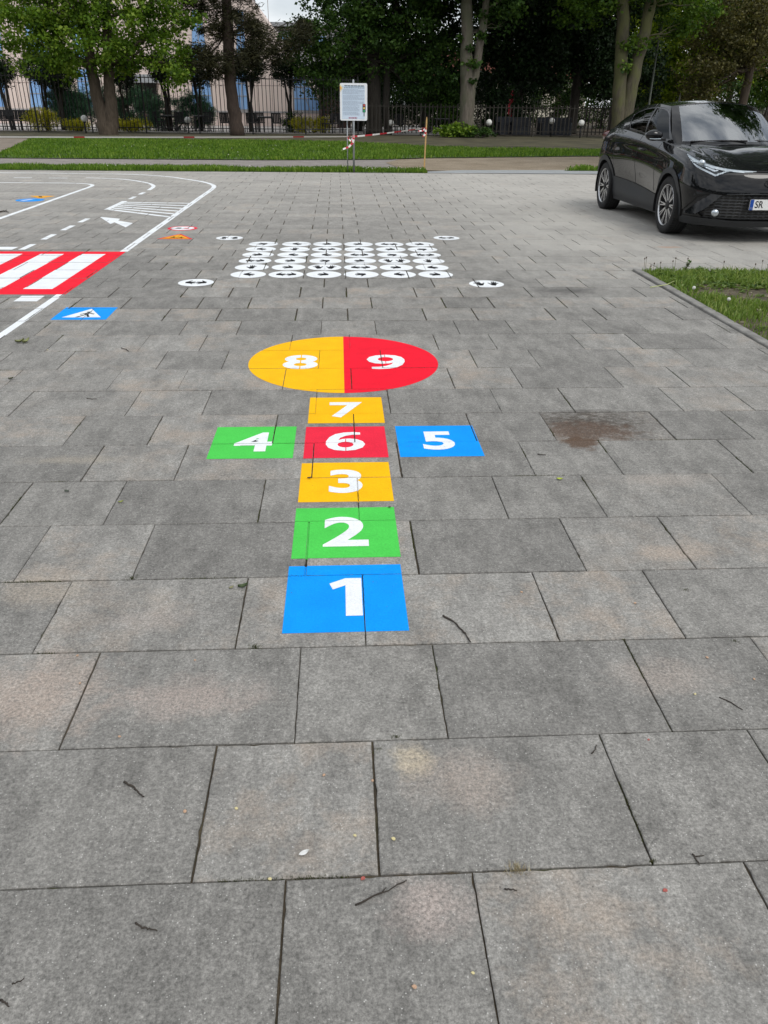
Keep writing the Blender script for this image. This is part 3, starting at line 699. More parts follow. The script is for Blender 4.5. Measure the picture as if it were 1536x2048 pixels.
herb(1360, 541, .115, .10, 'bushy green herb standing tallest at the back of the bed'); herb(1386, 541, .055, .09, 'low green herb just right of the tallest one')
# one broken yellow-green stalk lying over the kerb
a, b_ = G(1300, 576), G(1336, 573)
o = MB().tube([(a[0], a[1], .006), (KX0+.05, (a[1]+b_[1])/2, .024), (b_[0]+.05, b_[1], .05)], [.004, .004, .002], 6).build('grass_stalk', pbr('fresh_stalk', (.45, .50, .20), .6)); tag(o, 'pale yellow-green grass stalk lying across the kerb', 'stalk')

# ================================================================ LITTER ON THE PAVING
m_twig = pbr('twig_bark', (.045, .036, .028), .9, var=.3, scale=60, bump=.5, bscale=300)
def twig(pts, rad, label, side=None):
    P_ = [G(*p) for p in pts]; cx, cy = P_[0]
    z = rad*.8; r = random.Random(int(pts[0][0]))
    q = [(p[0]-cx, p[1]-cy, z+r.uniform(0, rad)) for p in P_]
    fine = []
    for i in range(len(q)-1):
        for s in range(4):
            f = s/4; fine.append(tuple(q[i][k]*(1-f)+q[i+1][k]*f+r.uniform(-.0018, .0018)*(k < 2) for k in range(3)))
    fine.append(q[-1]); n = len(fine)
    m_ = MB().tube(fine, [rad*.8*(1.1-.5*i/n)*r.uniform(.8, 1.25) for i in range(n)], 6)
    if side:
        S = [G(*p) for p in side]; m_.tube([(p[0]-cx, p[1]-cy, z) for p in S], [rad*.7, rad*.4], 5)
    o = m_.build('twig', m_twig, smooth=True); o.location = (cx, cy, 0)
    tag(o, label, 'twig', 'dark twigs lying on the slabs')
twig([(248, 1567), (268, 1578), (280, 1590), (289, 1596)], .0032, 'thick short dark twig on the large slab at the lower left')
twig([(712, 1811), (762, 1788), (790, 1775), (813, 1762)], .0022, 'straight forked twig on the slab at bottom centre', [(762, 1788), (772, 1776)])
twig([(271, 1848), (285, 1857), (300, 1860), (315, 1864)], .0024, 'slightly bent dark twig on the bottom left slab')
twig([(25, 1971), (38, 1966), (49, 1958)], .0020, 'small twig close to the bottom left corner')
twig([(1, 2002), (10, 2006), (19, 2016)], .0028, 'twig stub at the left edge near the bottom')
twig([(886, 1233), (905, 1244), (922, 1259), (933, 1272), (941, 1287)], .0036, 'long curved dark twig just right of the blue square 1')
twig([(1439, 1396), (1462, 1406), (1485, 1421)], .0020, 'thin dark twig on a slab at the far right')
twig([(1183, 1509), (1190, 1502), (1193, 1492)], .0020, 'tiny curved twig near a slab corner right of centre')
twig([(1008, 1781), (1020, 1780), (1034, 1782)], .0022, 'short flat twig below the tuft of dry grass')
twig([(1384, 1709), (1392, 1719), (1398, 1733)], .0022, 'small forked twig on the joint at lower right', [(1391, 1714), (1408, 1712)])
twig([(243, 698), (252, 700), (258, 704)], .0040, 'small dark twig beside a joint left of the round field')
twig([(174, 798), (184, 799), (193, 798)], .0028, 'tiny dark twig on the slab left of the yellow square 7')
twig([(1075, 910), (1085, 911), (1092, 911)], .0030, 'short dark twig on the slab right of the blue square 5')
twig([(0, 426), (8, 424), (18, 426)], .010, 'dark twig with scraps beside the inner white line', [(8, 424), (14, 421)])
def leaf(px, py, L, wd, rot, col, label, curl=.35, name='fallen_leaf', two=False, grp='fallen leaves on the slabs'):
    x, y = G(px, py); m_ = MB(); n = 6
    for q in range(2 if two else 1):
        vs = []; ox = q*L*.7; ro = rot+q*.8
        for i in range(n+1):
            f = i/n; wv = wd*math.sin(PI*min(1, f*1.02))**.8*.5; zz = .004+curl*L*(f-.4)**2
            for s in (-1, 0, 1): vs.append((f*L-L/2, s*wv, zz+abs(s)*curl*wd*.5))
        c, s_ = math.cos(ro), math.sin(ro); vs = [(p[0]*c-p[1]*s_+ox, p[0]*s_+p[1]*c, p[2]) for p in vs]
        m_.add(vs, [(i*3+j, (i+1)*3+j, (i+1)*3+j+1, i*3+j+1) for i in range(n) for j in range(2)])
    o = m_.build(name, pbr(name+'_skin', col, .6, var=.35, scale=40), smooth=True); o.location = (x, y, 0)
    return tag(o, label, 'leaf', grp)
leaf(486, 1177, .034, .020, .1, (.055, .085, .028), 'crumpled dark green leaf left of the blue square 1', .9, two=False)
leaf(463, 1178, .018, .012, .6, (.24, .23, .12), 'small pale scrap of leaf beside the crumpled dark green one', .6)
leaf(40, 686, .060, .035, .2, (.22, .24, .10), 'pale crumpled leaf on the slab at the left edge', .8, two=True)
leaf(1119, 960, .028, .018, -.3, (.42, .50, .05), 'bright yellow-green leaf on the right slabs', .4)
leaf(242, 1006, .022, .014, .4, (.25, .28, .06), 'small olive leaf lying on a joint at the left', .5)
leaf(134, 984, .026, .016, -.5, (.05, .065, .04), 'dark grey-green leaf on the slab at the left', .3)
leaf(22, 759, .030, .020, .2, (.07, .075, .03), 'dark leaf scrap on a joint at the left edge', .6)
leaf(619, 958, .020, .014, 0, (.06, .035, .015), 'dark brown leaf scrap on the yellow square 3', .5)
leaf(779, 1016, .014, .010, 0, (.05, .05, .02), 'dark olive leaf scrap at the corner of the green square 2', .3)
leaf(513, 884, .014, .010, 0, (.02, .02, .02), 'black leaf scrap on the white number 4', .3)
leaf(608, 1708, .026, .012, .5, (.72, .72, .70), 'white torn scrap on the slab at bottom centre', .2, 'paper_scrap')['group'] = 'scraps on the slabs'
m_pet = [pbr('petal_orange', (.50, .33, .22), .7, var=.2), pbr('petal_cream', (.62, .55, .30), .7, var=.2), pbr('petal_red', (.40, .10, .08), .7, var=.2)]
pet = [(160, 1367, 0), (390, 1321, 0), (239, 1474, 0), (648, 1551, 0), (370, 1624, 0), (473, 1618, 1), (710, 1672, 1), (787, 1679, 1), (726, 1758, 2), (540, 1759, 1), (946, 1947, 1), (829, 1975, 0), (1508, 1359, 0), (1270, 1207, 0), (1043, 1185, 0), (1414, 1316, 0), (1297, 1480, 2), (155, 1312, 0), (1330, 1782, 2), (745, 1562, 0), (1390, 1389, 1), (95, 700, 1)]
pm = {}
for px, py, ci in pet:
    x, y = G(px, py)
    if ci not in pm:
        m_ = MB(); m_.lathe([(.0005, .0015), (.003, .0008), (.0052, .003), (.0048, .0045), (.002, .0025), (.0003, .0022)], n=8); m_.ball((.003, .002, .003), (.0035, .002, .0015), 6)
        o = m_.build('fallen_bud', m_pet[ci], smooth=True); pm[ci] = o
    else: o = pm[ci].copy(); COL.objects.link(o)
    o.location = (x, y, 0); o.rotation_euler = (0, 0, rs.uniform(0, 6)); k = rs.uniform(.55, .85); o.scale = (k*1.2, k, k)
    tag(o, ['tiny orange-pink bud scale lying on the grey slabs', 'tiny cream-yellow seed lying on the grey slabs', 'tiny dark red scrap lying on the grey slabs'][ci], 'bud scale', ['orange bud scales on the slabs', 'cream seeds on the slabs', 'red scraps on the slabs'][ci])
# moss and grit in the joints
m_moss = leafmat('moss', (.030, .038, .010), (.055, .070, .016), (.11, .10, .045), .1)
V, F, AT = [], [], []
r = np.random.default_rng(77)
def tuft(x, y, n, rad, h):
    for i in range(n):
        a = r.uniform(0, 6.28); q = abs(r.normal(0, rad)); X, Y = x+math.cos(a)*q, y+math.sin(a)*q*.5; L = h*r.uniform(.4, 1.2); b_ = r.uniform(0, 6.28)
        o_ = len(V); d = (math.cos(b_)*L*.5, math.sin(b_)*L*.5); V.extend([(X-.0012, Y, -.006), (X+.0012, Y+.0006, -.006), (X+d[0], Y+d[1], -.004+L)]); F.append((o_, o_+1, o_+2)); AT.append(np.clip(r.normal(.5, .3), 0, 1))
for k, row in SLABS.items():
    for s in row:
        if not (-5 < s[0] < 5 and s[2] < 9 and s[1]-s[0] > .15): continue
        if r.random() < .33:       # along part of the crosswise joint
            y0 = r.uniform(s[2], s[3]-.1); ln = r.uniform(.05, .25)
            for q in range(int(ln/.006)): tuft(s[1]+.002, min(s[3], y0+q*.006), 3, .0022, .009)
        if r.random() < .22:
            x0 = r.uniform(s[0], s[1]-.1); ln = r.uniform(.04, .3)
            for q in range(int(ln/.006)): tuft(x0+q*.006, s[3]+.002, 3, .0022, .009)
for px, py, n, rad, h in ((510, 1294, 90, .014, .012), (265, 1157, 60, .012, .011), (792, 1474, 50, .009, .010), (1470, 1283, 60, .010, .010), (1372, 1180, 50, .01, .01), (757, 1500, 60, .010, .008), (1305, 1723, 60, .008, .010)): tuft(*G(px, py), n, rad, h)
o = npmesh('moss', V, F, m_moss, attr=AT); tag(o, 'moss and fine weeds growing in the joints', kind='stuff')
V, F, AT = [], [], []
tuft(*G(1036, 1740), 130, .016, .020)
o = npmesh('grass_tuft', V, F, m_dry, attr=AT); tag(o, 'tuft of dry straw-coloured grass in a joint at lower right', 'grass tuft')
# ================================================================ SIGN, TAPE, STAKE
m_galv = pbr('galvanised_steel', (.36, .38, .39), .45, metal=.6, var=.12, scale=20); m_white = pbr('white_board', (.80, .83, .85), .4, var=.03)
m_pale = pbr('pale_blue_print', (.60, .71, .83), .45, var=.06, scale=30); m_ink = pbr('grey_ink', (.30, .37, .46), .5, var=.1); m_dkink = pbr('dark_ink', (.07, .12, .16), .5)
m_sig = {k: pbr(k+'_sign_print', c, .5, var=.05) for k, c in dict(red=(.60, .10, .08), amber=(.80, .62, .18), green=(.04, .38, .14), casing=(.012, .03, .05), orange=(.85, .42, .10), wine=(.42, .18, .26), cream=(.80, .72, .45)).items()}
sg = thing('notice_board', (.352, 19.97, 0), 'white notice board with a printed traffic light on a grey metal post', 'notice board')
p = MB().tube([(0, .03, -.05), (0, .03, 1.90)], .024, 10); p.lathe([(.024, 1.90), (.015, 1.915), (.001, 1.92)], (0, .03, 0), 10); p.build('post', m_galv, sg, True)
MB().tube([(-.145, .10, -.03), (-.145, .10, 1.2)], .013, 8).build('rear_post', m_galv, sg, True)
def rrect(x0, x1, z0, z1, r, y0, y1, n=5):
    pts = []
    for cx, cz, a in ((x1-r, z1-r, 0), (x0+r, z1-r, PI/2), (x0+r, z0+r, PI), (x1-r, z0+r, 3*PI/2)):
        for i in range(n+1): pts.append((cx+r*math.cos(a+PI/2*i/n), cz+r*math.sin(a+PI/2*i/n)))
    m_ = MB(); k = len(pts)
    m_.add([(x, y0, z) for x, z in pts]+[(x, y1, z) for x, z in pts], [tuple(range(k)), tuple(range(2*k-1, k-1, -1))]+[(i, i+k, (i+1) % k+k, (i+1) % k) for i in range(k)]); return m_
BX0, BX1, BZ0, BZ1 = -.305, .312, 1.093, 1.845
rrect(BX0, BX1, BZ0, BZ1, .035, -.008, .004).build('board', m_white, sg)
rrect(BX0+.045, BX1-.055, BZ0+.03, BZ1-.05, .01, -.0095, -.0085).build('printed_panel', m_pale, sg)
tx = MB(); td = MB(); rr = random.Random(5)
def words(m_, x0, x1, z, h, lo=.012, hi=.045):
    x = x0
    while x < x1:
        wd = min(rr.uniform(lo, hi), x1-x); m_.box((x+wd/2, -.0112, z), (wd, .0012, h)); x += wd+.008
words(td, -.20, .245, BZ1-.055, .020, .03, .075); words(td, -.21, .245, BZ1-.093, .011, .02, .05)
z = BZ1-.125; i = 0
while z > BZ0+.10:
    words(tx, -.235, (.245 if z > 1.42 else .135) if i % 4 else .10, z, .0065); z -= .0172; i += 1
    if i % 6 == 0: z -= .012
td.build('heading', m_dkink, sg); o = tx.build('small_print', m_ink, sg)
f = MB(); words(f, -.11, .08, BZ0+.055, .028, .018, .032); f.build('footer_print', m_sig['wine'], sg)
rrect(.205, .275, 1.262, 1.432, .014, -.0118, -.0105).build('traffic_light_casing', m_sig['casing'], sg)
MB().box((.240, -.0115, 1.225), (.016, .0012, .085)).build('traffic_light_pole', m_sig['casing'], sg)
for nm, zz in (('red', 1.406), ('amber', 1.347), ('green', 1.289)): MB().lathe([(.0001, -.0130), (.022, -.0128), (.022, -.0120)], (.240, 0, zz), 14, 'y').build('traffic_light_lens', m_sig[nm], sg)
def dia(c, r, y, clipx): return [(x if x > clipx else clipx, y, z) for x, z in ((c[0]-r, c[1]), (c[0], c[1]-r), (c[0]+r, c[1]), (c[0], c[1]+r))]
def prism(pts, d): k = len(pts); return MB().add(pts+[(p_[0], p_[1]+d, p_[2]) for p_ in pts], [tuple(range(k))]+[(i, i+k, (i+1) % k+k, (i+1) % k) for i in range(k)])
prism([(BX0+.002, -.0125, 1.665), (BX0+.075, -.0125, 1.745), (BX0+.002, -.0125, 1.825)], .003).build('road_sign_print', m_sig['cream'], sg)
prism([(BX0+.003, -.0142, 1.70), (BX0+.045, -.0142, 1.745), (BX0+.003, -.0142, 1.79)], .0012).build('road_sign_arrow', m_sig['orange'], sg)

m_wood = pbr('raw_pine', (.52, .33, .13), .75, var=.2, scale=12)
st = MB().box((2.135, 21.10, .54), (.034, .030, 1.12), Matrix.Rotation(math.radians(1.2), 3, 'Y')).box((2.147, 21.10, 1.13), (.030, .026, .07), Matrix.Rotation(math.radians(1.2), 3, 'Y'), taper=.6).build('wooden_stake', m_wood)
tag(st, 'thin yellowish wooden stake in the grass end holding the striped tape', 'stake')
m_tw = pbr('tape_white', (.78, .76, .74), .35, var=.04); m_tr = pbr('tape_red', (.48, .02, .035), .35, var=.06)
tp = MB()
def ribbon(pts, wd, tw0, tw1, per=.125, red=.5):
    pts = [Vector(p) for p in pts]; acc = 0; ln = [0]
    for i in range(1, len(pts)): acc += (pts[i]-pts[i-1]).length; ln.append(acc)
    n = max(4, int(acc/per*4))
    def at(s):
        for i in range(1, len(pts)):
            if s <= ln[i] or i == len(pts)-1: return pts[i-1].lerp(pts[i], (s-ln[i-1])/(ln[i]-ln[i-1]+1e-9))
    prev = None
    for k in range(n+1):
        s = acc*k/n; p_ = at(s); d = (at(min(acc, s+.02))-at(max(0, s-.02))).normalized()
        up = Vector((0, 0, 1)); sd_ = d.cross(up).normalized(); up = sd_.cross(d); ang = tw0+(tw1-tw0)*k/n
        w_ = up*math.cos(ang)+sd_*math.sin(ang)
        a_, b_ = p_-w_*wd/2, p_+w_*wd/2
        if prev:
            o = d*per*.35; tp.add([prev[0], a_, b_, prev[1]], [(0, 1, 2, 3)], 1 if (k % max(4, int(1/red*2)) < 2) else 0)
        prev = (a_, b_)
def sag(a, b_, dz, n=14):
    a, b_ = Vector(a), Vector(b_); return [a.lerp(b_, i/n)-Vector((0, 0, dz*4*(i/n)*(1-i/n))) for i in range(n+1)]
ribbon(sag((-13.5, 20.5, .66), (.34, 19.93, .765), .03, 60), .030, .1, .7, .5, .10)
ribbon(sag((.352, 19.925, .765), (2.12, 21.07, .935), .015, 20), .036, .1, .9, .42)
ribbon([(.34, 19.93, .76), (.30, 19.92, .66), (.25, 19.92, .70), (.20, 19.91, .76), (.29, 19.92, .77)], .045, .3, 1.2, .10)
ribbon([(.35, 19.92, .74), (.33, 19.91, .64), (.24, 19.9, .55), (.10, 19.9, .50)], .05, .2, .9, .13)
ribbon([(2.13, 21.07, .93), (2.06, 21.05, .87), (1.95, 21.05, .86)], .04, .2, .7, .1); ribbon([(2.13, 21.06, .92), (2.12, 21.05, .80), (2.06, 21.05, .74)], .05, .2, .7, .1)
ribbon([(.375, 19.94, .77), (.35, 19.92, .77), (.325, 19.94, .768)], .06, 0, .2, .03)
o = tp.build('barrier_tape', [m_tw, m_tr]); tag(o, 'red and white barrier tape strung from the notice board post to the stake', 'barrier tape')

# ================================================================ FENCES
m_iron = pbr('black_iron', (.012, .012, .013), .55, var=.2); m_darkwood = pbr('dark_pickets', (.030, .026, .020), .8, var=.4, scale=3)
def fence(label, x0, x1, Y, h, step, th, mat, panel=2.6, z0=.05, wob=0):
    f = thing('picket_fence' if wob else 'iron_fence', (x0, Y, 0), label, 'fence'); n = max(1, round((x1-x0)/panel)); pw = (x1-x0)/n; r = random.Random(int(x0*10)+99)
    for i in range(n+1): MB().box((i*pw, 0, h/2), (.06, .06, h+.06)).build('post', mat, f)
    for i in range(n):
        m_ = MB(); k = int(pw/step)
        for j in range(1, k): m_.box((i*pw+j*pw/k+r.uniform(-wob, wob), 0, z0+(h-z0)/2), (th, .02, h-z0+r.uniform(-wob, wob)*4))
        m_.build('bar_panel', mat, f)
        MB().box((i*pw+pw/2, .022, h-.12), (pw-.062, .02, .04)).box((i*pw+pw/2, .022, .22), (pw-.062, .02, .04)).build('rail', mat, f)
    return f
fence('tall black iron bar fence in front of the pink and blue building', -20.2, 1.0, 44.0, 2.55, .178, .030, m_iron)
fence('low dark picket fence under the dark trees on the right', 1.3, 24.5, 44.3, 1.42, .20, .052, m_darkwood, 2.9, .1, .02)

# ================================================================ TERRACE FURNITURE
m_chair = pbr('black_rattan', (.013, .013, .014), .6, var=.3, scale=40); m_ttop = pbr('table_top', (.16, .165, .17), .35, var=.1); m_globe = pbr('white_globe', (.72, .72, .68), .35, var=.04)
def chair(): 
    t_ = thing('terrace_chair')
    MB().box((0, 0, .45), (.50, .48, .045)).build('seat', m_chair, t_)
    m_ = MB(); 
    for i in range(6): m_.box((-.21+.084*i, .235, .68), (.072, .025, .40), Matrix.Rotation(-.12, 3, 'X'))
    m_.box((0, .262, .90), (.48, .03, .06)); m_.build('backrest', m_chair, t_)
    for s in (-1, 1):
        MB().box((s*.24, 0, .66), (.045, .46, .03)).box((s*.24, -.21, .55), (.03, .03, .2)).build('armrest', m_chair, t_)
        for q in (-.2, .2): MB().box((s*.22, q, .215), (.035, .035, .43)).build('leg', m_chair, t_)
    return t_
def table():
    t_ = thing('terrace_table')
    MB().box((0, 0, .745), (.85, .85, .03)).build('table_top', m_ttop, t_)
    MB().box((0, 0, .69), (.76, .76, .05)).build('apron', m_chair, t_)
    for s in (-1, 1):
        for q in (-1, 1): MB().box((s*.36, q*.36, .335), (.05, .05, .67)).build('leg', m_chair, t_)
    return t_
C0 = chair(); T0 = table()
used = [0, 0]
def put(kind, px, Y, rz, label, group):
    src = (C0, T0)[kind]; o = src if not used[kind] else copy_tree(src); used[kind] = 1
    d = ray(px, 255); o.location = (d.x/d.y*Y, Y, 0); o.rotation_euler = (0, 0, rz); tag(o, label, ('chair', 'table')[kind], group)
cg = 'black terrace chairs behind the fence'; tg = 'dark terrace tables behind the fence'
for i, (px, Y, rz, lb) in enumerate([(4, 45.6, .1, 'leftmost of the row by the pink wall'), (19, 45.5, -.1, 'second of the row by the pink wall'), (35, 45.6, .15, 'third of the row by the pink wall'), (50, 45.5, 0, 'fourth of the row by the pink wall'), (73, 45.9, 1.3, 'standing sideways left of the yellow shrub'),
        (322, 46.2, 1.5, 'left of the table beside the globe lamp'), (362, 46.0, 3.1, 'right of the globe lamp table'), (418, 46.2, .1, 'left of the brown pine trunk'), (452, 45.6, 3.0, 'touching the pine trunk on its left'),
        (505, 45.8, 2.9, 'just right of the pine trunk'), (520, 46.6, .2, 'behind the table right of the pine trunk'), (553, 45.9, 3.2, 'right of the pine trunk table'), (580, 46.4, -1.4, 'left of the bright yellow shrub'), (655, 45.7, -1.2, 'right of the bright yellow shrub'), (675, 46.2, .2, 'below the notice board'), (800, 46.5, .3, 'behind the picket fence left of the stake')]):
    put(0, px, Y, rz, 'black terrace chair '+lb, cg)
for px, Y, lb in ((340, 46.8, 'beside the right-hand globe lamp of the lawn'), (405, 46.9, 'between the globe lamp and the pine trunk'), (532, 46.3, 'right of the pine trunk'), (883, 46.0, 'left of the grey forked trunk')): put(1, px, Y, .05, 'square dark terrace table '+lb, tg)
m_cush = pbr('lounge_fabric', (.020, .023, .030), .8, var=.2)
def lounge():
    t_ = thing('lounge_armchair')
    MB().box((0, 0, .20), (.95, .85, .36)).build('seat_base', m_cush, t_); MB().box((0, -.06, .42), (.64, .66, .10)).build('seat_cushion', m_cush, t_)
    MB().box((0, .37, .62), (.95, .12, .46), Matrix.Rotation(-.1, 3, 'X')).build('backrest', m_cush, t_)
    for s in (-1, 1): MB().box((s*.41, -.04, .49), (.13, .78, .24)).build('armrest', m_cush, t_)
    return t_
L0 = lounge()
for i, (px, Y, lb) in enumerate(((1012, 46.2, 'just right of the grey forked trunk'), (1042, 45.8, 'left of two globe lamps'), (1096, 46.0, 'below the middle globe lamp'), (1124, 45.7, 'right of the middle globe lamp'))):
    o = L0 if i == 0 else copy_tree(L0); d = ray(px, 255); o.location = (d.x/d.y*Y, Y, 0); o.rotation_euler = (0, 0, (.2, 3.0, .1, 2.8)[i]); tag(o, 'dark lounge armchair behind the picket fence, '+lb, 'armchair', 'lounge armchairs under the trees')
def globe_lamp():
    t_ = thing('globe_lamp'); MB().tube([(0, 0, 0), (0, 0, .62)], .032, 8).build('post', m_chair, t_, True); MB().ball((0, 0, .76), .155, 14).build('globe', m_globe, t_, True)
    MB().lathe([(.075, .58), (.075, .63), (.05, .65)], n=12).build('collar', m_chair, t_); return t_
g0 = globe_lamp()
for i, (px, pz, Y, lb) in enumerate(((168, 237, 43.2, 'left of the twin-trunk tree'), (375, 240, 44.8, 'right of the dark blue-green shrubs'), (782, 246, 44.7, 'right of the notice board'), (978, 245, 43.4, 'right of the grey forked trunk'), (1053, 238, 52.0, 'smallest and farthest, beside the lounge chairs'), (1104, 242, 44.9, 'above the lounge chairs'), (1163, 246, 43.3, 'left of the mossy twin trunk'))):
    o = g0 if i == 0 else copy_tree(g0); p_ = A(px, pz, Y); o.location = (p_.x, Y, p_.z-.76); tag(o, 'white globe garden lamp '+lb, 'garden lamp', 'white globe lamps along the fence')
    if i == 4: o.scale = (.7, .7, .7); o.location.z = p_.z-.53
# tall park lamp on the right
lp = thing('street_lamp', (A(1318, 130, 44).x, 44.6, 0), 'slim dark park lamp post between the mossy trunk and the far trees', 'lamp post'); m_post = pbr('lamp_post_paint', (.075, .085, .065), .6, var=.2)
MB().tube([(0, 0, 0), (0, 0, 1.0), (0, 0, 1.05), (0, 0, 4.75)], [.085, .085, .055, .045], 10).build('pole', m_post, lp, True)
MB().tube([(-.12, 0, 4.75), (.12, 0, 4.75)], .025, 6).lathe([(.06, 4.73), (.11, 4.80), (.11, 4.83), (.03, 4.84)], n=10).build('bracket', m_post, lp)
MB().lathe([(.10, 4.84), (.15, 5.15), (.15, 5.17), (.02, 5.17)], n=8).build('lantern_glass', pbr('lantern_glass', (.10, .11, .10), .2), lp); MB().lathe([(.19, 5.17), (.12, 5.27), (.02, 5.33)], n=8).build('lantern_cap', m_post, lp)
# folded red parasol seen through the pickets
pr = thing('folded_parasol', (A(1022, 230, 54).x, 54, 0), 'folded red parasol far behind the picket fence', 'parasol')
MB().tube([(0, 0, 0), (0, 0, 2.2)], .025, 8).build('pole', m_white, pr); MB().lathe([(.05, .75), (.20, .85), (.22, 1.3), (.12, 2.0), (.02, 2.2)], n=10).build('canopy', pbr('red_canvas', (.42, .012, .03), .8), pr)

# ================================================================ BUILDINGS
m_pink = pbr('pink_panels', (.74, .62, .56), .75, var=.05, scale=.6); m_pink2 = pbr('pink_plinth', (.68, .56, .51), .8, var=.05); m_frame = pbr('window_frame_grey', (.34, .33, .33), .5); m_joint = pbr('panel_joint', (.33, .26, .23), .8)
m_glassb, t, b = newmat('blue_glass'); b.inputs['Base Color'].default_value = (.13, .33, .72, 1); b.inputs['Roughness'].default_value = .12; b.inputs['Specular IOR Level'].default_value = .5
v = coords(t); t.links.new(ramp(t, noise(t, v, .5, 3), [(.3, (.20, .38, .70)), (.7, (.32, .52, .84))]), b.inputs['Base Color'])
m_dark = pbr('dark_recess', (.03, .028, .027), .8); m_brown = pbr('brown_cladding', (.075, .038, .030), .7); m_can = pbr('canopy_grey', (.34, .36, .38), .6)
YB = 58.0
def B(px, py, dy=0): p_ = A(px, py, YB); return (p_.x, p_.z)
bl = thing('office_building', (-12, YB, 0), 'pink panelled building with blue slanted windows behind the fence', 'building')
def slab(name, poly, mat, front, thick, parent=bl):
    k = len(poly); vs = [(x+12, -front, z) for x, z in poly]+[(x+12, thick, z) for x, z in poly]
    m_ = MB().add(vs, [tuple(range(k)), tuple(range(2*k-1, k-1, -1))]+[(i, i+k, (i+1) % k+k, (i+1) % k) for i in range(k)]); return m_.build(name, mat, parent)
e0, e1 = B(662, 226), B(500, 0); sl = (e0[0]-e1[0])/(e0[1]-e1[1])
zt = 12.0; rx = lambda z: e1[0]+(z-e1[1])*sl
wall = slab('wall', [(-34, 0), (rx(0)+.2, 0), (rx(zt), zt), (-34, zt)], m_pink, 0, 14)
zw = B(300, 222)[1]
slab('plinth', [(-34, 0), (rx(zw)+.35, 0), (rx(zw)+.10, zw-.04), (-34, zw-.04)], m_pink2, .05, 0)
slab('sill', [(-34, zw-.04), (rx(zw)+.1, zw-.04), (rx(zw)+.05, zw+.06), (-34, zw+.06)], m_frame, .09, 0)
jm = MB()
for z in (2.35, 3.55, 5.1, 6.4):
    jm.box((-34+12+(rx(z)+34)/2, -.004, z), (rx(z)+34, .008, .035))
for px in (38, 58, 140, 352, 440, 515, 545): x_ = B(px, 200)[0]; jm.box((x_+12, -.0035, 6), (.03, .007, 11.9))
jm.build('panel_joints', m_joint, bl)
def window(poly, mull):
    f = slab('window_frame', poly, m_frame, .05, .0); cx = sum(p_[0] for p_ in poly)/len(poly); cz = sum(p_[1] for p_ in poly)/len(poly)
    ins = []
    for x, z in poly:
        d = Vector((cx-x, cz-z)); d = d.normalized()*.10; ins.append((x+d.x, z+d.y))
    k = len(ins); MB().add([(x+12, -.056, z) for x, z in ins], [tuple(range(k))]).build('pane', m_glassb, f)
    z0, z1 = min(q_[1] for q_ in ins), max(q_[1] for q_ in ins); m_ = MB(); xb = sorted(x for x, z in ins if z < z0+.3); xt = sorted(x for x, z in ins if z > z1-.3)
    if len(ins) == 4 and len(xb) > 1 and len(xt) > 1:
        m_.tube([((xb[0]+xb[-1])/2+12, -.06, z0), ((xt[0]+xt[-1])/2+12, -.06, z1)], .035, 4)
        for fz in (.36, .7): m_.tube([(xb[0]*(1-fz)+xt[0]*fz+12, -.06, z0+(z1-z0)*fz), (xb[-1]*(1-fz)+xt[-1]*fz+12, -.06, z0+(z1-z0)*fz)], .03, 4)
        m_.build('mullion', m_frame, f)
    return f
def wpoly(x0, x1, z0, z1, lean0, lean1): return [(x0, z0), (x1, z0), (x1+lean1*(z1-z0), z1), (x0+lean0*(z1-z0), z1)]
for (pa, pb, l0, l1) in ((-40, 16, .1, .12), (62, 118, .12, .0), (160, 196, .05, .0), (384, 428, .1, -.05), (470, 499, .1, .0)):
    xa, xb = B(pa, 222)[0], B(pb, 222)[0]
    for z0, z1 in ((zw+.07, 3.2), (3.65, 6.5), (7.0, 10.5)): window(wpoly(xa+l0*(z0-zw), xb+l1*(z0-zw), z0, z1, l0, l1), None)
a, c_ = B(588, 222), B(586, 150); zz = zw+.07; window([(a[0], zz), (rx(zz)-.22, zz), (rx(c_[1])-.12, c_[1]), (a[0], c_[1])], None)
x0, x1 = B(278, 222)[0], B(318, 222)[0]; zc = B(300, 166)[1]
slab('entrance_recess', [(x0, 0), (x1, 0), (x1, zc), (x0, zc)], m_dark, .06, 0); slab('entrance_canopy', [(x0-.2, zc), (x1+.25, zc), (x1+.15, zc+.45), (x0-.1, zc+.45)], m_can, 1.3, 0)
MB().box((x0+12.6, -1.0, zc/2), (.12, .12, zc)).build('canopy_post', m_brown, bl)
kx = B(648, 200); pv_ = thing('garden_kiosk', (kx[0]+.7, 55.5, 0), 'dark brown timber kiosk to the right of the pink building', 'kiosk')
MB().box((0, 1.2, 1.15), (2.0, 2.4, 2.3)).build('cabin', m_brown, pv_); MB().box((0, 1.2, 2.36), (2.4, 2.8, .12)).build('roof', m_dark, pv_); MB().box((-.3, -.012, .35), (.9, .02, .65)).build('serving_hatch', m_pink2, pv_)
h2 = thing('flat_roofed_building', (-2, 78, 0), 'grey flat roofed building far behind the trees', 'building'); p_ = A(553, 45, 78); zr = p_.z
MB().box((0.5, 5, zr/2-.2), (9, 10, zr-.4)).build('wall', pbr('grey_render', (.42, .42, .43), .8, var=.06), h2); MB().box((0.5, 5, zr-.14), (9.7, 10.8, .3)).build('roof_slab', m_can, h2)
for i in range(3): MB().box((-2.4+i*2.7, -.02, zr-1.5), (1.5, .06, 1.1)).build('window', m_glassb, h2)
h3 = thing('pale_house', (17, 88, 0), 'pale rendered house glimpsed far beyond the picket fence', 'building')
MB().box((0, 4, 1.9), (16, 8, 3.8)).build('wall', pbr('pale_render', (.66, .62, .52), .8, var=.05), h3)
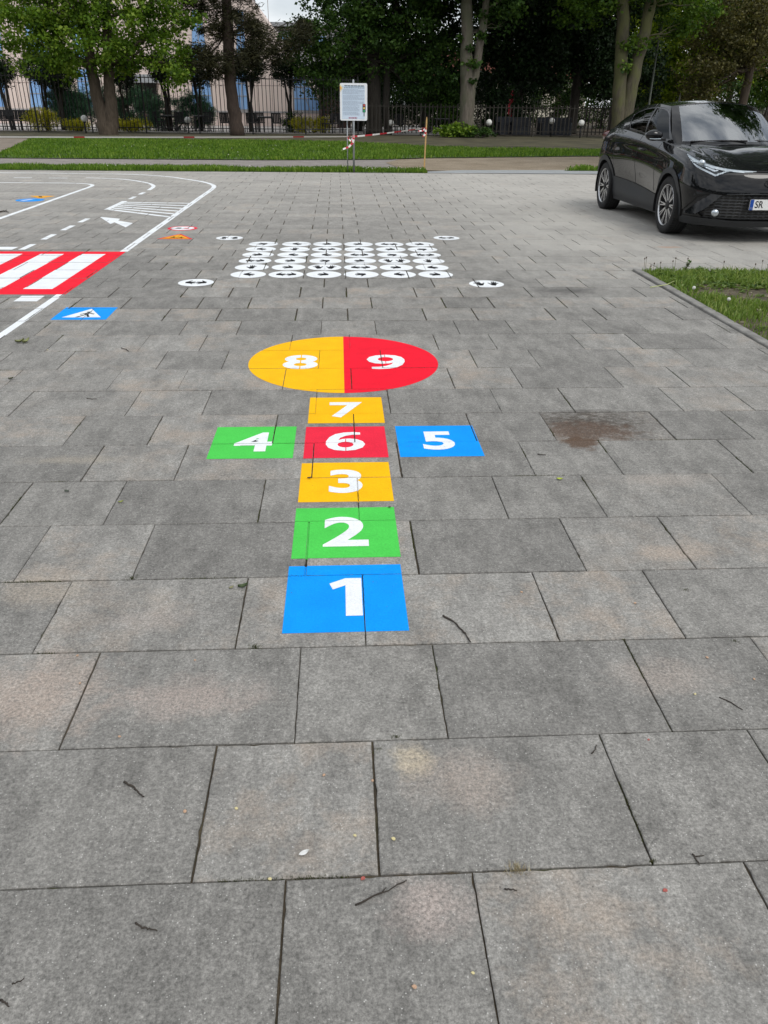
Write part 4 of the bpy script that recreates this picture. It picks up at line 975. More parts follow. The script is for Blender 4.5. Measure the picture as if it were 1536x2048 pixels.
MB().add([(-8.6, -.6, 3.8), (8.6, -.6, 3.8), (8.6, 8.6, 3.8), (-8.6, 8.6, 3.8), (-8.6, 4, 6.2), (8.6, 4, 6.2)], [(0, 1, 5, 4), (2, 3, 4, 5), (1, 2, 5), (3, 0, 4), (3, 2, 1, 0)]).build('roof', pbr('red_roof_tiles', (.20, .07, .05), .8), h3)
for i in range(5): MB().box((-6+3*i, -.02, 2.0), (1.1, .06, 1.3)).build('window', m_dark, h3)
# ================================================================ TREES AND SHRUBS
L_BRIGHT = leafmat('maple_leaves', (.045, .10, .010), (.155, .28, .026), (.36, .48, .07), .48)
L_MID = leafmat('mid_green_leaves', (.014, .040, .008), (.045, .105, .016), (.115, .20, .034), .35)
L_FRESH = leafmat('fresh_green_leaves', (.025, .065, .008), (.090, .175, .018), (.22, .33, .045), .42)
L_DARK = leafmat('shade_dark_leaves', (.007, .018, .006), (.015, .038, .010), (.034, .070, .016), .22)  # shade under the heavy canopy is darkened into this leaf colour
L_LIME = leafmat('yellow_green_leaves', (.08, .14, .012), (.24, .34, .025), (.46, .54, .08), .55)  # bright yellow-green foliage of the trees further right
L_TOPI = leafmat('clipped_hornbeam_leaves', (.006, .015, .005), (.014, .032, .009), (.032, .060, .014), .2)
L_PINE = leafmat('pine_needles', (.018, .020, .009), (.045, .046, .018), (.09, .082, .033), .12)
L_BROWN = leafmat('copper_leaves', (.04, .045, .014), (.12, .115, .042), (.23, .21, .08), .42)
L_JUNI = leafmat('juniper_needles', (.04, .12, .07), (.11, .25, .15), (.22, .38, .25), .2)
L_YEL = leafmat('golden_shrub_leaves', (.22, .25, .012), (.60, .56, .025), (.82, .74, .08), .4)
BK_GREY = barkmat('grey_bark', (.085, .070, .055), (.19, .165, .135), (.10, .105, .065))
BK_BROWN = barkmat('brown_bark', (.045, .033, .023), (.115, .088, .062))
BK_MOSS = barkmat('mossy_bark', (.055, .048, .032), (.13, .115, .075), (.115, .12, .045))
BK_PINE = barkmat('pine_bark', (.035, .024, .018), (.075, .052, .04))
BK_DARK = barkmat('dark_bark', (.020, .017, .013), (.05, .042, .033))

def leafcloud(clumps, per, L, ratio, r, droop=.25):
    """clumps: (n,4) x y z radius -> leaf quads folded along the midrib"""
    C = np.repeat(np.asarray(clumps, float), per, 0); n = len(C)
    P_ = C[:, :3]+r.normal(0, .5, (n, 3))*C[:, 3:4]*[1, 1, .72]
    d = r.normal(0, 1, (n, 3)); d[:, 2] = d[:, 2]*.6-droop; d /= np.linalg.norm(d, axis=1)[:, None]
    e = np.cross(d, r.normal(0, 1, (n, 3))); e /= np.linalg.norm(e, axis=1)[:, None]; q = np.cross(d, e)
    s = L*r.uniform(.55, 1.35, n)[:, None]; w_ = s*ratio*.5
    V = np.empty((n, 4, 3)); V[:, 0] = P_; V[:, 1] = P_+d*s*.5+e*w_+q*s*.10; V[:, 2] = P_+d*s; V[:, 3] = P_+d*s*.5-e*w_+q*s*.10
    i = np.arange(n)[:, None]*4; F = np.concatenate([i+[[0, 1, 2]], i+[[0, 2, 3]]])
    tone = np.repeat(r.normal(.45, .16, len(clumps)), per)+r.normal(0, .16, n)
    return V.reshape(-1, 3), F, np.tile(np.clip(tone, 0, 1), 2)
def clump_in(blobs, n, r, cr, shell=.62):
    """clump centres spread through ellipsoids (cx,cy,cz,rx,ry,rz), mostly near the outside"""
    vol = np.array([b_[3]*b_[4]*b_[5] for b_ in blobs])**.75; k = r.choice(len(blobs), n, p=vol/vol.sum()); bb = np.array(blobs)[k]
    d = r.normal(0, 1, (n, 3)); d /= np.linalg.norm(d, axis=1)[:, None]; rad = shell+(1-shell)*r.random(n); rad[r.random(n) < .25] *= r.random()
    c = bb[:, :3]+d*bb[:, 3:]*rad[:, None]
    return np.c_[c, cr*r.uniform(.6, 1.4, n)]
def limb(m_, a, b_, r0, r1, r, n=5, wob=.08):
    a, b_ = Vector(a), Vector(b_); L = (b_-a).length; pts = []
    for i in range(n+1):
        f = i/n; p_ = a.lerp(b_, f)
        if 0 < i < n: p_ += Vector(r.normal(0, wob*L*.35, 3))
        pts.append(p_)
    m_.tube(pts, [r0+(r1-r0)*i/n for i in range(n+1)], 7)
def tree(name, base, stems, blobs, nclump, per, L, mat, bark, label, group=None, ratio=.6, cr=.45, seed=1, limbs=10, droop=.25, shell=.6, cat='tree', extra=None, top=None, lr=.09):
    r = np.random.default_rng(seed); t_ = thing(name, base, label, cat, group); m_ = MB(); b0 = Vector(base)
    for pts in stems:
        P_ = [Vector(p_[:3]) for p_ in pts]; R_ = [p_[3] for p_ in pts]
        fine, fr = [], []
        for i in range(len(P_)-1):
            for s in range(4):
                f = s/4; p_ = P_[i].lerp(P_[i+1], f)+Vector(r.normal(0, .018, 3)); fine.append(p_); fr.append((R_[i]*(1-f)+R_[i+1]*f)*r.uniform(.95, 1.06))
        fine.append(P_[-1]); fr.append(R_[-1]); m_.tube(fine, fr, 12)
    tops = [Vector(s_[-1][:3]) for s_ in stems]
    allp = [(Vector(p_[:3]), p_[3]) for s_ in stems for p_ in s_[len(s_)//2:]]
    for i in range(limbs):
        bq = blobs[i % len(blobs)]; tgt = Vector((bq[0]+r.normal(0, .4)*bq[3], bq[1]+r.normal(0, .4)*bq[4], bq[2]+r.normal(0, .35)*bq[5])); st_, rr_ = min(allp, key=lambda q: (q[0]-tgt).length+(2 if q[0].z > tgt.z+.5 else 0)+r.uniform(0, 1))
        limb(m_, st_, tgt, min(lr, rr_*.5), .012, r)
    m_.build('trunk', bark, t_, True)
    cl = clump_in(blobs, nclump, r, cr, shell)
    if extra is not None: cl = np.concatenate([cl, np.array(extra, float)])
    V, F, at = leafcloud(cl, per, L, ratio, r, droop)
    if top:       # the upper crown, far above the picture's top edge: coarser leaves
        V2, F2, a2 = leafcloud(clump_in([top], 150, r, 1.0, .45), 34, .42, .75, r, droop)
        F = np.concatenate([F, F2+len(V)]); V = np.concatenate([V, V2]); at = np.concatenate([at, a2])
    npmesh('crown', V, F, mat, t_, attr=at)
    return t_
def rel(base, px, py, Y=None):
    p_ = A(px, py, Y or base[1]); return Vector((p_.x-base[0], p_.y-base[1], p_.z))
def tbase(px, Y): d = ray(px, 262); return (d.x/d.y*Y, Y, 0)

# --- T1: bright twin-trunk maple at the left, in front of the fence
b1 = tbase(216, 41.8)
R1 = lambda px, py, dy=0: tuple(rel(b1, px, py, b1[1]+dy))
stems = [[(-.05, 0, -.1, .40), R1(207, 240)+(.34,), R1(193, 190)+(.27,), R1(182, 130)+(.24,), R1(168, 40)+(.20,), R1(160, -60)+(.15,), R1(150, -170)+(.08,)],
         [(.12, 0, -.1, .40), R1(222, 240)+(.33,), R1(221, 190)+(.26,), R1(217, 130)+(.22,), R1(212, 40)+(.18,), R1(222, -60)+(.13,), R1(230, -170)+(.07,)]]
def bl_(px, py, rx, rz, ry=1.6, dy=0, fn=R1): q = fn(px, py, dy); return (q[0], q[1], q[2], rx, ry, rz)
blobs = [bl_(60, 80, 2.3, 1.5), bl_(150, 70, 2.2, 1.7, 2, -.6), bl_(250, 80, 2.0, 1.6, 2, -.5), bl_(335, 95, 1.2, 1.8), bl_(100, -10, 2.8, 1.6, 2.4), bl_(230, -10, 2.6, 1.6, 2.4), bl_(330, 10, 1.9, 1.4), bl_(20, 10, 2.4, 1.8, 2.2), bl_(355, 130, .65, 1.0), bl_(125, 120, 1.4, .9), bl_(250, 115, 1.3, .8),
         bl_(160, -120, 3.4, 2.0, 3), bl_(60, -130, 2.6, 1.6, 2.6), bl_(280, -120, 2.6, 1.6, 2.6)]
tree('maple_tree', b1, stems, blobs, 1000, 46, .15, L_BRIGHT, BK_BROWN, 'bright green maple with two trunks forking at the ground left of the notice board', seed=21, limbs=26, cr=.36, ratio=.75, droop=.45)
# --- T2: pine with a dark straight trunk
b2 = tbase(473, 42.6)
R2 = lambda px, py, dy=0: tuple(rel(b2, px, py, b2[1]+dy))
st = [[(.05, 0, -.1, .36)]+[R2(*q)+(w_,) for q, w_ in (((467, 215), .29), ((459, 150), .27), ((455, 70), .25), ((453, -20), .22), ((452, -130), .15), ((452, -230), .06))]]
bl2 = [bl_(500, 105, 1.3, .8, 1.2, 0, R2), bl_(415, 120, 1.1, .9, 1.2, 0, R2), bl_(545, 100, 1.2, .6, 1.2, 0, R2), bl_(470, 30, 1.2, .7, 1.2, 0, R2), bl_(420, 55, .8, .5, 1, 0, R2), bl_(510, 60, 1.0, .5, 1.2, 0, R2), bl_(600, 60, .8, .5, 1, 0, R2), bl_(450, -60, 2.4, 1.2, 2.2, 0, R2), bl_(400, 10, 1.1, .5, 1, 0, R2), bl_(455, -150, 2, 1.4, 2, 0, R2), bl_(455, 130, 1.4, .5, 1.0, -.4, R2)]
tree('pine_tree', b2, st, bl2, 460, 80, .20, L_PINE, BK_PINE, 'pine with one straight dark trunk and brownish needles left of centre', seed=22, ratio=.17, limbs=20, cr=.34, droop=.2, lr=.035)
# --- T3: broad dark tree behind the notice board
b3 = tbase(748, 45.2)
R3 = lambda px, py, dy=0: tuple(rel(b3, px, py, b3[1]+dy))
st = [[(0, 0, -.1, .48)]+[R3(*q)+(w_,) for q, w_ in (((748, 220), .40), ((747, 140), .36), ((742, 50), .32), ((735, -60), .24), ((730, -200), .1))],
      [(.75, .3, -.1, .22)]+[R3(*q)+(w_,) for q, w_ in (((772, 215), .19), ((775, 130), .17), ((790, 40), .14), ((800, -80), .08))]]
bl3 = [bl_(620, 110, 1.5, 1.4, 1.8, 0, R3), bl_(680, 60, 1.8, 1.5, 2, -.6, R3), bl_(745, 90, 2.0, 1.9, 2, .3, R3), bl_(820, 70, 2.2, 1.8, 2.2, 0, R3), bl_(870, 110, 1.6, 1.6, 1.8, .4, R3), bl_(650, 170, 1.0, .8, 1.2, -.3, R3), bl_(830, 170, 1.3, .9, 1.4, 0, R3), bl_(700, 0, 2.4, 1.5, 2.4, 0, R3), bl_(800, -10, 2.6, 1.6, 2.6, 0, R3), bl_(740, -110, 3.6, 1.8, 3.2, 0, R3), bl_(600, 70, 1.2, .9, 1.4, 0, R3), bl_(760, -200, 3, 1.6, 3, 0, R3), bl_(700, 150, 1.2, .9, 1.4, .3, R3)]
tree('lime_tree', b3, st, bl3, 900, 50, .16, L_MID, BK_DARK, 'broad dark green lime tree standing right behind the notice board', seed=23, ratio=.7, limbs=24, cr=.42, droop=.5, top=(0, 0, 13.5, 5, 4.5, 6.5))
# --- T4: grey forked trunk
b4 = tbase(935, 42.9)
R4 = lambda px, py, dy=0: tuple(rel(b4, px, py, b4[1]+dy))
st = [[(-.02, 0, -.1, .40)]+[R4(*q)+(w_,) for q, w_ in (((934, 240), .36), ((936, 185), .38), ((934, 140), .30), ((934, 70), .27), ((933, 0), .25), ((930, -90), .2), ((925, -220), .08))],
      [R4(940, 178)+(.26,)]+[R4(*q)+(w_,) for q, w_ in (((950, 150), .22), ((961, 90), .19), ((970, 20), .16), ((978, -60), .12), ((985, -200), .05))]]
bl4 = [bl_(930, -70, 3.2, 1.2, 2.8, 0, R4), bl_(1010, -40, 2.4, 1.2, 2.2, 0, R4), bl_(860, -50, 2.2, 1.1, 2.2, 0, R4), bl_(950, -170, 3.4, 1.9, 3.2, 0, R4), bl_(1000, 30, 1.4, .6, 1.4, .8, R4)]
ex = [R4(px, py, -.3)+(rr_,) for px, py, rr_ in ((942, 125, .30), (936, 128, .22), (948, 130, .22), (939, 96, .18), (966, 72, .22), (962, 68, .15), (968, 30, .25), (908, 154, .12), (944, 162, .14), (920, 74, .10))]
tree('forked_tree', b4, st, bl4, 420, 46, .165, L_MID, BK_GREY, 'tall tree with a grey trunk forking at half height and small leafy sprouts', seed=24, ratio=.7, limbs=12, cr=.45, lr=.05, extra=ex, top=(0, 0, 13.5, 5, 4.5, 6.5))
# --- T5: mossy twin trunk left of the car
b5 = tbase(1242, 43.2)
R5 = lambda px, py, dy=0: tuple(rel(b5, px, py, b5[1]+dy))
st = [[(-.12, 0, -.1, .42)]+[R5(*q)+(w_,) for q, w_ in (((1237, 235), .36), ((1240, 160), .32), ((1244, 80), .29), ((1247, 0), .27), ((1250, -100), .2), ((1252, -220), .08))],
      [(.2, 0, -.1, .42)]+[R5(*q)+(w_,) for q, w_ in (((1252, 225), .34), ((1268, 150), .31), ((1285, 80), .28), ((1302, 5), .26), ((1318, -90), .18), ((1330, -220), .07))]]
bl5 = [bl_(1240, -60, 3.0, 1.3, 2.6, 0, R5), bl_(1330, -40, 2.6, 1.3, 2.4, 0, R5), bl_(1180, 20, 1.6, .9, 1.6, .5, R5), bl_(1270, -170, 3.6, 1.9, 3.2, 0, R5), bl_(1380, 20, 1.6, 1.0, 1.6, .5, R5), bl_(1350, 60, 1.0, .7, 1.2, .4, R5)]
ex = [R5(px, py, -.4)+(rr_,) for px, py, rr_ in ((1256, 130, .35), (1248, 135, .3), (1262, 92, .3), (1290, 85, .35), (1282, 95, .3), (1268, 80, .3), (1246, 90, .25))]
tree('mossy_tree', b5, st, bl5, 430, 46, .165, L_FRESH, BK_MOSS, 'tree with two mossy brown trunks rising in a V behind the car', seed=25, ratio=.7, limbs=14, cr=.45, lr=.05, extra=ex, top=(0, 0, 13.5, 5, 4.5, 6.5))
# --- clipped trees inside the fence
def topiary(px, Y, top, bot, rx, label, seed, lean=0, stems_=3):
    b_ = tbase(px, Y); zt_, zb_ = rel(b_, px, top).z, rel(b_, px, bot).z; zc, rz = (zt_+zb_)/2, (zt_-zb_)/2; r = np.random.default_rng(seed); S = []
    for i in range(stems_):
        a = r.uniform(0, 6.28); S.append([(.10*math.cos(a), .10*math.sin(a), -.1, .075), (lean*.4+.12*math.cos(a), .12*math.sin(a), zb_*.6, .06), (lean+.3*math.cos(a+.4), .3*math.sin(a), zb_+.4, .05), (lean+.5*math.cos(a+.4), .5*math.sin(a), zc, .03)])
    return tree('clipped_tree', b_, S, [(lean, 0, zc, rx, rx, rz), (lean, 0, zc-.1, rx*1.05, rx*1.05, rz*.6)], 150, 42, .10, L_TOPI, BK_DARK, 'dark clipped round tree inside the fence, '+label, 'clipped round trees inside the fence', seed=seed, ratio=.6, cr=.24, limbs=5, shell=.8)
for i, (px, top, bot, rx, lb) in enumerate(((28, 100, 178, .8, 'farthest left'), (97, 95, 172, .8, 'second from the left'), (131, 112, 182, .8, 'third from the left beside the maple'), (256, 98, 175, .78, 'right behind the maple trunks'), (340, 100, 168, .78, 'left of the dark pine trunk by one gap'), (405, 85, 178, .95, 'touching the pine from the left'), (502, 95, 168, .85, 'touching the pine from the right'), (583, 100, 172, .9, 'in front of the triangular window'), (652, 110, 176, .9, 'left of the notice board'))):
    topiary(px, 46.9+.5*(i % 2), top, bot, rx, lb, 40+i, (-.25 if i == 0 else 0))
# --- trees behind the picket fence: a dark wall of crowns
def park_tree(name, px, Y, blobs_px, mat, bark, label, seed, n=420, L=.19, rw=.26, group=None, lean=0, ratio=.7):
    b_ = tbase(px, Y); f = lambda qx, qy, dy=0: tuple(rel(b_, qx, qy, b_[1]+dy)); H_ = 8.5
    S = [[(0, 0, -.1, rw*1.25), (lean*.2, 0, 1.2, rw), (lean*.6, 0, 3.4, rw*.85), (lean, 0, 6, rw*.6), (lean*1.2, 0, H_, rw*.2)]]
    return tree(name, b_, S, [bl_(*q[:4], q[4] if len(q) > 4 else 1.8, 0, f) for q in blobs_px], n, 44, L, mat, bark, label, group, seed=seed, ratio=ratio, limbs=14, cr=.5, droop=.45, top=None if name in ('dark_yew', 'copper_tree') or mat is L_LIME else (0, 0, 13, 4.4, 3.8, 6.2))
tg_ = 'dark trees behind the picket fence'
park_tree('park_tree', 852, 49, [(850, 60, 2.2, 2.0), (900, 110, 1.8, 1.6), (820, 140, 1.5, 1.2), (870, -40, 3, 1.8, 3), (900, 170, 1.2, .8)], L_DARK, BK_DARK, 'shade-dark park tree just left of the grey forked trunk', 51, group=tg_)
park_tree('park_tree', 1030, 49, [(1000, 60, 2.2, 1.8), (1060, 90, 2.2, 1.8), (1010, 140, 1.6, 1.2), (1080, 150, 1.6, 1.0), (1030, -40, 3.4, 2, 3)], L_DARK, BK_DARK, 'shade-dark park tree right of the grey forked trunk', 52, n=520, group=tg_)
park_tree('park_tree', 1142, 50, [(1130, 60, 2.4, 1.8), (1180, 110, 2.0, 1.7), (1110, 130, 1.8, 1.3), (1200, 160, 1.2, 1.0), (1150, -40, 3.4, 2, 3)], L_DARK, BK_DARK, 'shade-dark park tree left of the mossy twin trunk', 53, n=520, group=tg_)
park_tree('park_tree', 1225, 52, [(1215, 120, 1.6, 2.2), (1290, 150, 1.4, 1.8), (1190, 60, 2.0, 1.6), (1240, -20, 3, 2, 3)], L_DARK, BK_DARK, 'dark park tree directly behind the mossy twin trunk', 54, group=tg_)
park_tree('dark_yew', 715, 50, [(715, 130, 1.5, 1.8), (690, 190, 1.3, 1.3), (735, 200, 1.2, 1.3), (715, 60, 1.6, 1.6)], L_DARK, BK_DARK, 'dark yew filling the gap behind the notice board', 55, n=330, L=.13)
# brighter trees to the right, further off
tr_ = 'bright trees beyond the lamp post'
park_tree('park_tree', 1362, 60, [(1340, 120, 2.4, 2.4), (1380, 60, 2.6, 2.4), (1350, 0, 3.2, 2.2, 2.6), (1330, 180, 1.6, 1.2), (1400, 160, 1.4, 1.2)], L_LIME, BK_BROWN, 'light green tree right of the lamp post', 61, n=480, L=.21, group=tr_)
park_tree('park_tree', 1290, 66, [(1290, 60, 3, 2.4), (1260, -20, 3.4, 2.4, 3), (1310, 140, 2.2, 1.6)], L_LIME, BK_BROWN, 'light green tree seen between the mossy trunk and the lamp post', 62, n=420, L=.21, group=tr_)
park_tree('park_tree', 1110, 68, [(1110, 20, 4, 2.4), (1040, -10, 3, 2, 3), (1170, 20, 3, 2)], L_FRESH, BK_BROWN, 'mid green tree far behind, above the dark trees', 63, n=400, L=.22, group=tr_)
park_tree('copper_tree', 1475, 50, [(1450, 70, 2.2, 1.6), (1500, 110, 1.8, 1.5), (1420, 140, 1.8, 1.3), (1470, 10, 2.6, 1.5), (1400, 190, 1.2, .8), (1530, 40, 2.0, 1.4)], L_BROWN, BK_BROWN, 'brownish-leaved tree behind the roof of the car', 64, n=380, L=.15, rw=.26)
park_tree('park_tree', 1524, 53, [(1540, 90, 2.0, 2.0), (1580, 20, 3, 2.4), (1500, 20, 2.4, 1.8), (1560, 170, 1.6, 1.0)], L_FRESH, BK_BROWN, 'green tree with a leaning trunk at the right edge of the photo', 65, n=420, group=tr_, lean=.9)
park_tree('park_tree', 1445, 72, [(1440, 110, 2.8, 2.4), (1490, 150, 2.4, 1.8), (1420, 30, 3.4, 2.4), (1520, 60, 3, 2.4)], L_LIME, BK_BROWN, 'pale green tree far behind the car roof', 66, n=420, L=.22, group=tr_)
# far-off wood closing the view (one mass)
r = np.random.default_rng(71); bb = []
for i in range(46):
    x = -10+i*1.45+r.uniform(-.7, .7); Y = 92+r.uniform(-4, 8); bb.append((x, Y, r.uniform(1.5, 7), r.uniform(2, 3.4), 2.5, r.uniform(2, 4)))
cl = clump_in(bb, 1300, r, .8, .3); V, F, at = leafcloud(cl, 26, .38, .7, r, .3)
tag(npmesh('far_wood', V, F, L_MID, attr=at), 'far-off wood closing the view behind the park', kind='stuff')
# tall clipped hedge behind the terrace, right half
def hedge(x0, x1, Y, h, dp, label, mat, n, seed):
    r = np.random.default_rng(seed); t_ = thing('hedge', ((x0+x1)/2, Y, 0), label, 'hedge'); L_ = x1-x0
    c = np.c_[r.uniform(-L_/2, L_/2, n), r.uniform(-dp/2, dp/2, n), h*r.random(n)**.8, np.full(n, .32)]; V, F, at = leafcloud(c, 40, .13, .6, r, .2); npmesh('foliage', V, F, mat, t_, attr=at)
    m_ = MB()
    for i in range(int(L_/1.2)): m_.tube([(-L_/2+.6+1.2*i, 0, -.05), (-L_/2+.6+1.2*i+.1, 0, h*.8)], [.05, .03], 6)
    m_.build('stems', BK_DARK, t_)
hedge(1.2, 13.5, 60.0, 3.4, 1.4, 'tall dark hedge at the back of the terrace behind the picket fence', L_DARK, 1250, 81)
hedge(13.6, 31, 62.0, 3.0, 1.2, 'lower green hedge further right behind the car', L_MID, 1150, 82)
# --- shrubs
def shrub(name, px, Y, wx, h, mat, label, seed, n=90, per=46, L=.09, ratio=.5, cat='shrub', group=None, dp=.8, z0=0.0, lumps=3):
    r = np.random.default_rng(seed); b_ = tbase(px, Y); t_ = thing(name, b_, label, cat, group); bb = [(r.uniform(-.45, .45)*wx if lumps > 1 else 0, r.uniform(-.2, .2), z0+h*r.uniform(.38, .55), wx*(.38 if lumps > 1 else .5), dp*.5, h*.46) for i in range(lumps)]
    cl = clump_in(bb, n, r, .18, .55); cl[:, 2] = np.maximum(cl[:, 2], .08); V, F, at = leafcloud(cl, per, L, ratio, r, .05); V[:, 2] = np.maximum(V[:, 2], .0); npmesh('foliage', V, F, mat, t_, attr=at)
    m_ = MB()
    for i in range(5): q = bb[i % lumps]; limb(m_, (r.uniform(-.1, .1)*wx, 0, -.05), (q[0]+r.uniform(-.2, .2)*wx, q[1], q[2]), .03, .012, r, 4)
    m_.build('stems', BK_DARK, t_); return t_
jg = 'blue-green juniper mounds on the terrace'
shrub('juniper', 168, 47.9, 3.4, 2.2, L_JUNI, 'blue-green juniper mound left of the maple trunks', 91, 430, 60, .13, .16, group=jg, dp=1.6)
shrub('juniper', 275, 48.2, 3.8, 2.5, L_JUNI, 'tallest blue-green juniper mound right behind the maple trunks', 92, 520, 60, .13, .16, group=jg, dp=1.8)
shrub('juniper', 345, 47.9, 3.0, 2.0, L_JUNI, 'lower blue-green juniper mound next to the entrance', 93, 400, 60, .13, .16, group=jg, dp=1.5)
yg = 'golden shrubs along the iron fence'
shrub('golden_shrub', 98, 45.3, 1.5, 1.15, L_YEL, 'golden yellow shrub beside the row of black chairs', 94, 120, 44, .07, group=yg)
shrub('golden_shrub', 160, 45.5, 1.2, .55, L_YEL, 'low golden shrub around the left globe lamp', 95, 90, 44, .07, group=yg)
shrub('golden_shrub', 262, 45.4, 1.9, .60, L_YEL, 'wide low golden shrub right of the maple trunks', 96, 130, 44, .07, group=yg)
shrub('golden_shrub', 624, 46.4, 1.4, .85, L_YEL, 'bright yellow shrub left of the notice board', 97, 140, 44, .07, group=yg)
shrub('green_shrub', 585, 46.8, .9, 1.05, L_MID, 'small green shrub left of the bright yellow one', 98, 50, 44, .08, .6)
shrub('broad_leaf_bush', 905, 42.4, 1.5, .62, L_BRIGHT, 'fresh green broad-leaved bush at the foot of the grey forked trunk', 99, 46, 34, .17, .55)
shrub('broad_leaf_bush', 960, 42.2, 1.2, .42, L_MID, 'low green plant right of the grey forked trunk', 100, 30, 34, .12, .5)
shrub('ivy_bush', 868, 46.0, 1.9, 2.6, L_MID, 'tall speckled bush behind the wooden stake', 101, 150, 40, .12, .7, dp=.9)
shrub('ivy_bush', 1000, 47.0, 1.6, 2.4, L_DARK, 'tall dark bush right of the grey forked trunk', 102, 120, 40, .12, .7, dp=.9)
# a treeline on the far side of the square, behind the viewer, as the car's paint shows it
r = np.random.default_rng(72); bb = []
for i in range(46):
    a = math.radians(95+i*4.6); x, Y = math.sin(a)*44, math.cos(a)*44-2
    for zc in (2.5, 7.5): bb.append((x+r.uniform(-1, 1), Y, zc+r.uniform(-.8, 2.2), 3.8, 3.0, r.uniform(2.8, 4.4)))
cl = clump_in(bb, 2300, r, 1.1, .3); V, F, at = leafcloud(cl, 30, .75, .75, r, .3); tag(npmesh('treeline', V, F, L_DARK, attr=at), 'treeline on the far side of the square', kind='stuff')

# a tall tree standing just outside the picture beyond the car; windscreen and bonnet mirror it
tree('plane_tree', (13.2, 21.5, 0), [[(0, 0, -.1, .42), (0, 0, 2, .36), (.1, 0, 6, .3), (.2, 0, 11, .2), (.2, 0, 16, .05)]], [(-1.5, -1, 8.5, 3.2, 3.4, 2.2), (0, 0, 12, 4.6, 4.6, 3.4), (1, 1, 16, 3.4, 3.4, 2.6)], 240, 40, .34, L_MID, BK_GREY, 'tall tree just beyond the right edge of the photo, mirrored in the windscreen', seed=110, ratio=.7, limbs=14, cr=.7, droop=.4)
# ================================================================ PARKED CAR (local: x across, y = metres behind the front axle, z up; built as half shell and mirrored)
CAR = thing('parked_car', (5.06, 10.48, 0), 'glossy black crossover car parked facing the viewer at the right edge', 'car')
m_paint, t, b = newmat('black_car_paint'); b.inputs['Base Color'].default_value = (.0045, .0048, .0055, 1); b.inputs['Roughness'].default_value = .3; b.inputs['Specular IOR Level'].default_value = .05
b.inputs['Coat Weight'].default_value = 1; b.inputs['Coat Roughness'].default_value = .008; b.inputs['Coat IOR'].default_value = 1.42
m_clad = pbr('grey_plastic_cladding', (.018, .020, .023), .55, var=.08, scale=30, bump=.05, bscale=400); m_gril, t, b = newmat('grille_mesh'); v = coords(t)
vo = nn(t, 'ShaderNodeTexVoronoi'); mpn = nn(t, 'ShaderNodeMapping'); mpn.inputs['Scale'].default_value = (14, 1, 30); t.links.new(v, mpn.inputs[0]); t.links.new(mpn.outputs[0], vo.inputs['Vector']); vo.inputs['Scale'].default_value = 1; vo.inputs['Randomness'].default_value = .1
t.links.new(ramp(t, vo.outputs['Distance'], [(.35, (.004, .004, .004)), (.55, (.030, .031, .033))]), b.inputs['Base Color']); b.inputs['Roughness'].default_value = .4; bumpn(t, b, vo.outputs['Distance'], .8, .02)
m_blk = pbr('black_trim', (.010, .010, .011), .45, var=.05); m_chr = pbr('chrome_trim', (.62, .64, .66), .18, metal=1, var=.02); m_silver = pbr('lamp_reflector', (.55, .60, .64), .22, metal=.85, var=.06, scale=40)
m_drl = pbr('lamp_light_guide', (.50, .56, .60), .12, metal=.35, var=.2, scale=25); m_rub = pbr('tyre_rubber', (.012, .012, .0125), .85, var=.15, scale=30); m_rimd = pbr('wheel_dark', (.006, .006, .006), .6); m_rims = pbr('wheel_silver', (.55, .55, .56), .25, metal=.85, var=.04); m_int = pbr('cabin_dark', (.020, .020, .022), .8)
m_lglass, t, b = newmat('lamp_glass'); b.inputs['Base Color'].default_value = (.9, .95, 1, 1); b.inputs['Roughness'].default_value = .02; b.inputs['Transmission Weight'].default_value = 1; b.inputs['IOR'].default_value = 1.35
def tint(name, a, gl):
    m, t, b = newmat(name); o = t.nodes['Material Output']; t.nodes.remove(b)
    tr = nn(t, 'ShaderNodeBsdfTransparent'); tr.inputs[0].default_value = a; g = nn(t, 'ShaderNodeBsdfGlossy'); g.inputs['Roughness'].default_value = .012; g.inputs['Color'].default_value = (.95, .98, 1, 1)
    fr = nn(t, 'ShaderNodeFresnel'); fr.inputs['IOR'].default_value = gl; ms = nn(t, 'ShaderNodeMixShader')
    t.links.new(fr.outputs[0], ms.inputs[0]); t.links.new(tr.outputs[0], ms.inputs[1]); t.links.new(g.outputs[0], ms.inputs[2]); t.links.new(ms.outputs[0], o.inputs[0]); return m
m_ws = tint('windscreen_glass', (.42, .50, .50, 1), 3.3); m_sg = tint('side_glass', (.10, .115, .12, 1), 1.22)
ip = lambda x, xp: np.interp(x, [p_[0] for p_ in xp], [p_[1] for p_ in xp])
def sip(x, xp, wd=.06): return sum(ip(np.asarray(x)+d, xp) for d in (-wd, -wd/2, 0, wd/2, wd))/5
zTop = lambda s: sip(s, [(-1.1, .775), (-.85, .80), (-.6, .872), (-.35, .935), (-.1, .975), (.2, 1.010), (.5, 1.035), (1.0, 1.075), (1.5, 1.105), (2.1, 1.145), (2.6, 1.165), (2.9, 1.14), (3.2, 1.07), (3.6, .98)], .12)
g_ = lambda x, c, w_: np.exp(-((x-c)/w_)**2)
def wside(s, t_):
    w_ = sip(t_, [(0, .80), (.10, .845), (.35, .860), (.6, .870), (.85, .862), (.93, .840), (1.0, .790), (1.2, .74)], .035)
    w_ = w_+.032*g_(s, -.02, .50)*g_(t_, .56, .34)+.042*g_(s, 2.66, .55)*g_(t_, .60, .36)-.055*g_(s, 1.30, .72)*g_(t_, .34, .21)-.012*g_(s, 1.25, .9)*g_(t_, .78, .1)
    return w_
sF = lambda t_: sip(t_, [(-.2, -.85), (0, -.885), (.12, -.930), (.45, -.945), (.62, -.945), (.75, -.925), (.9, -.885), (1, -.845), (1.2, -.82)], .05)
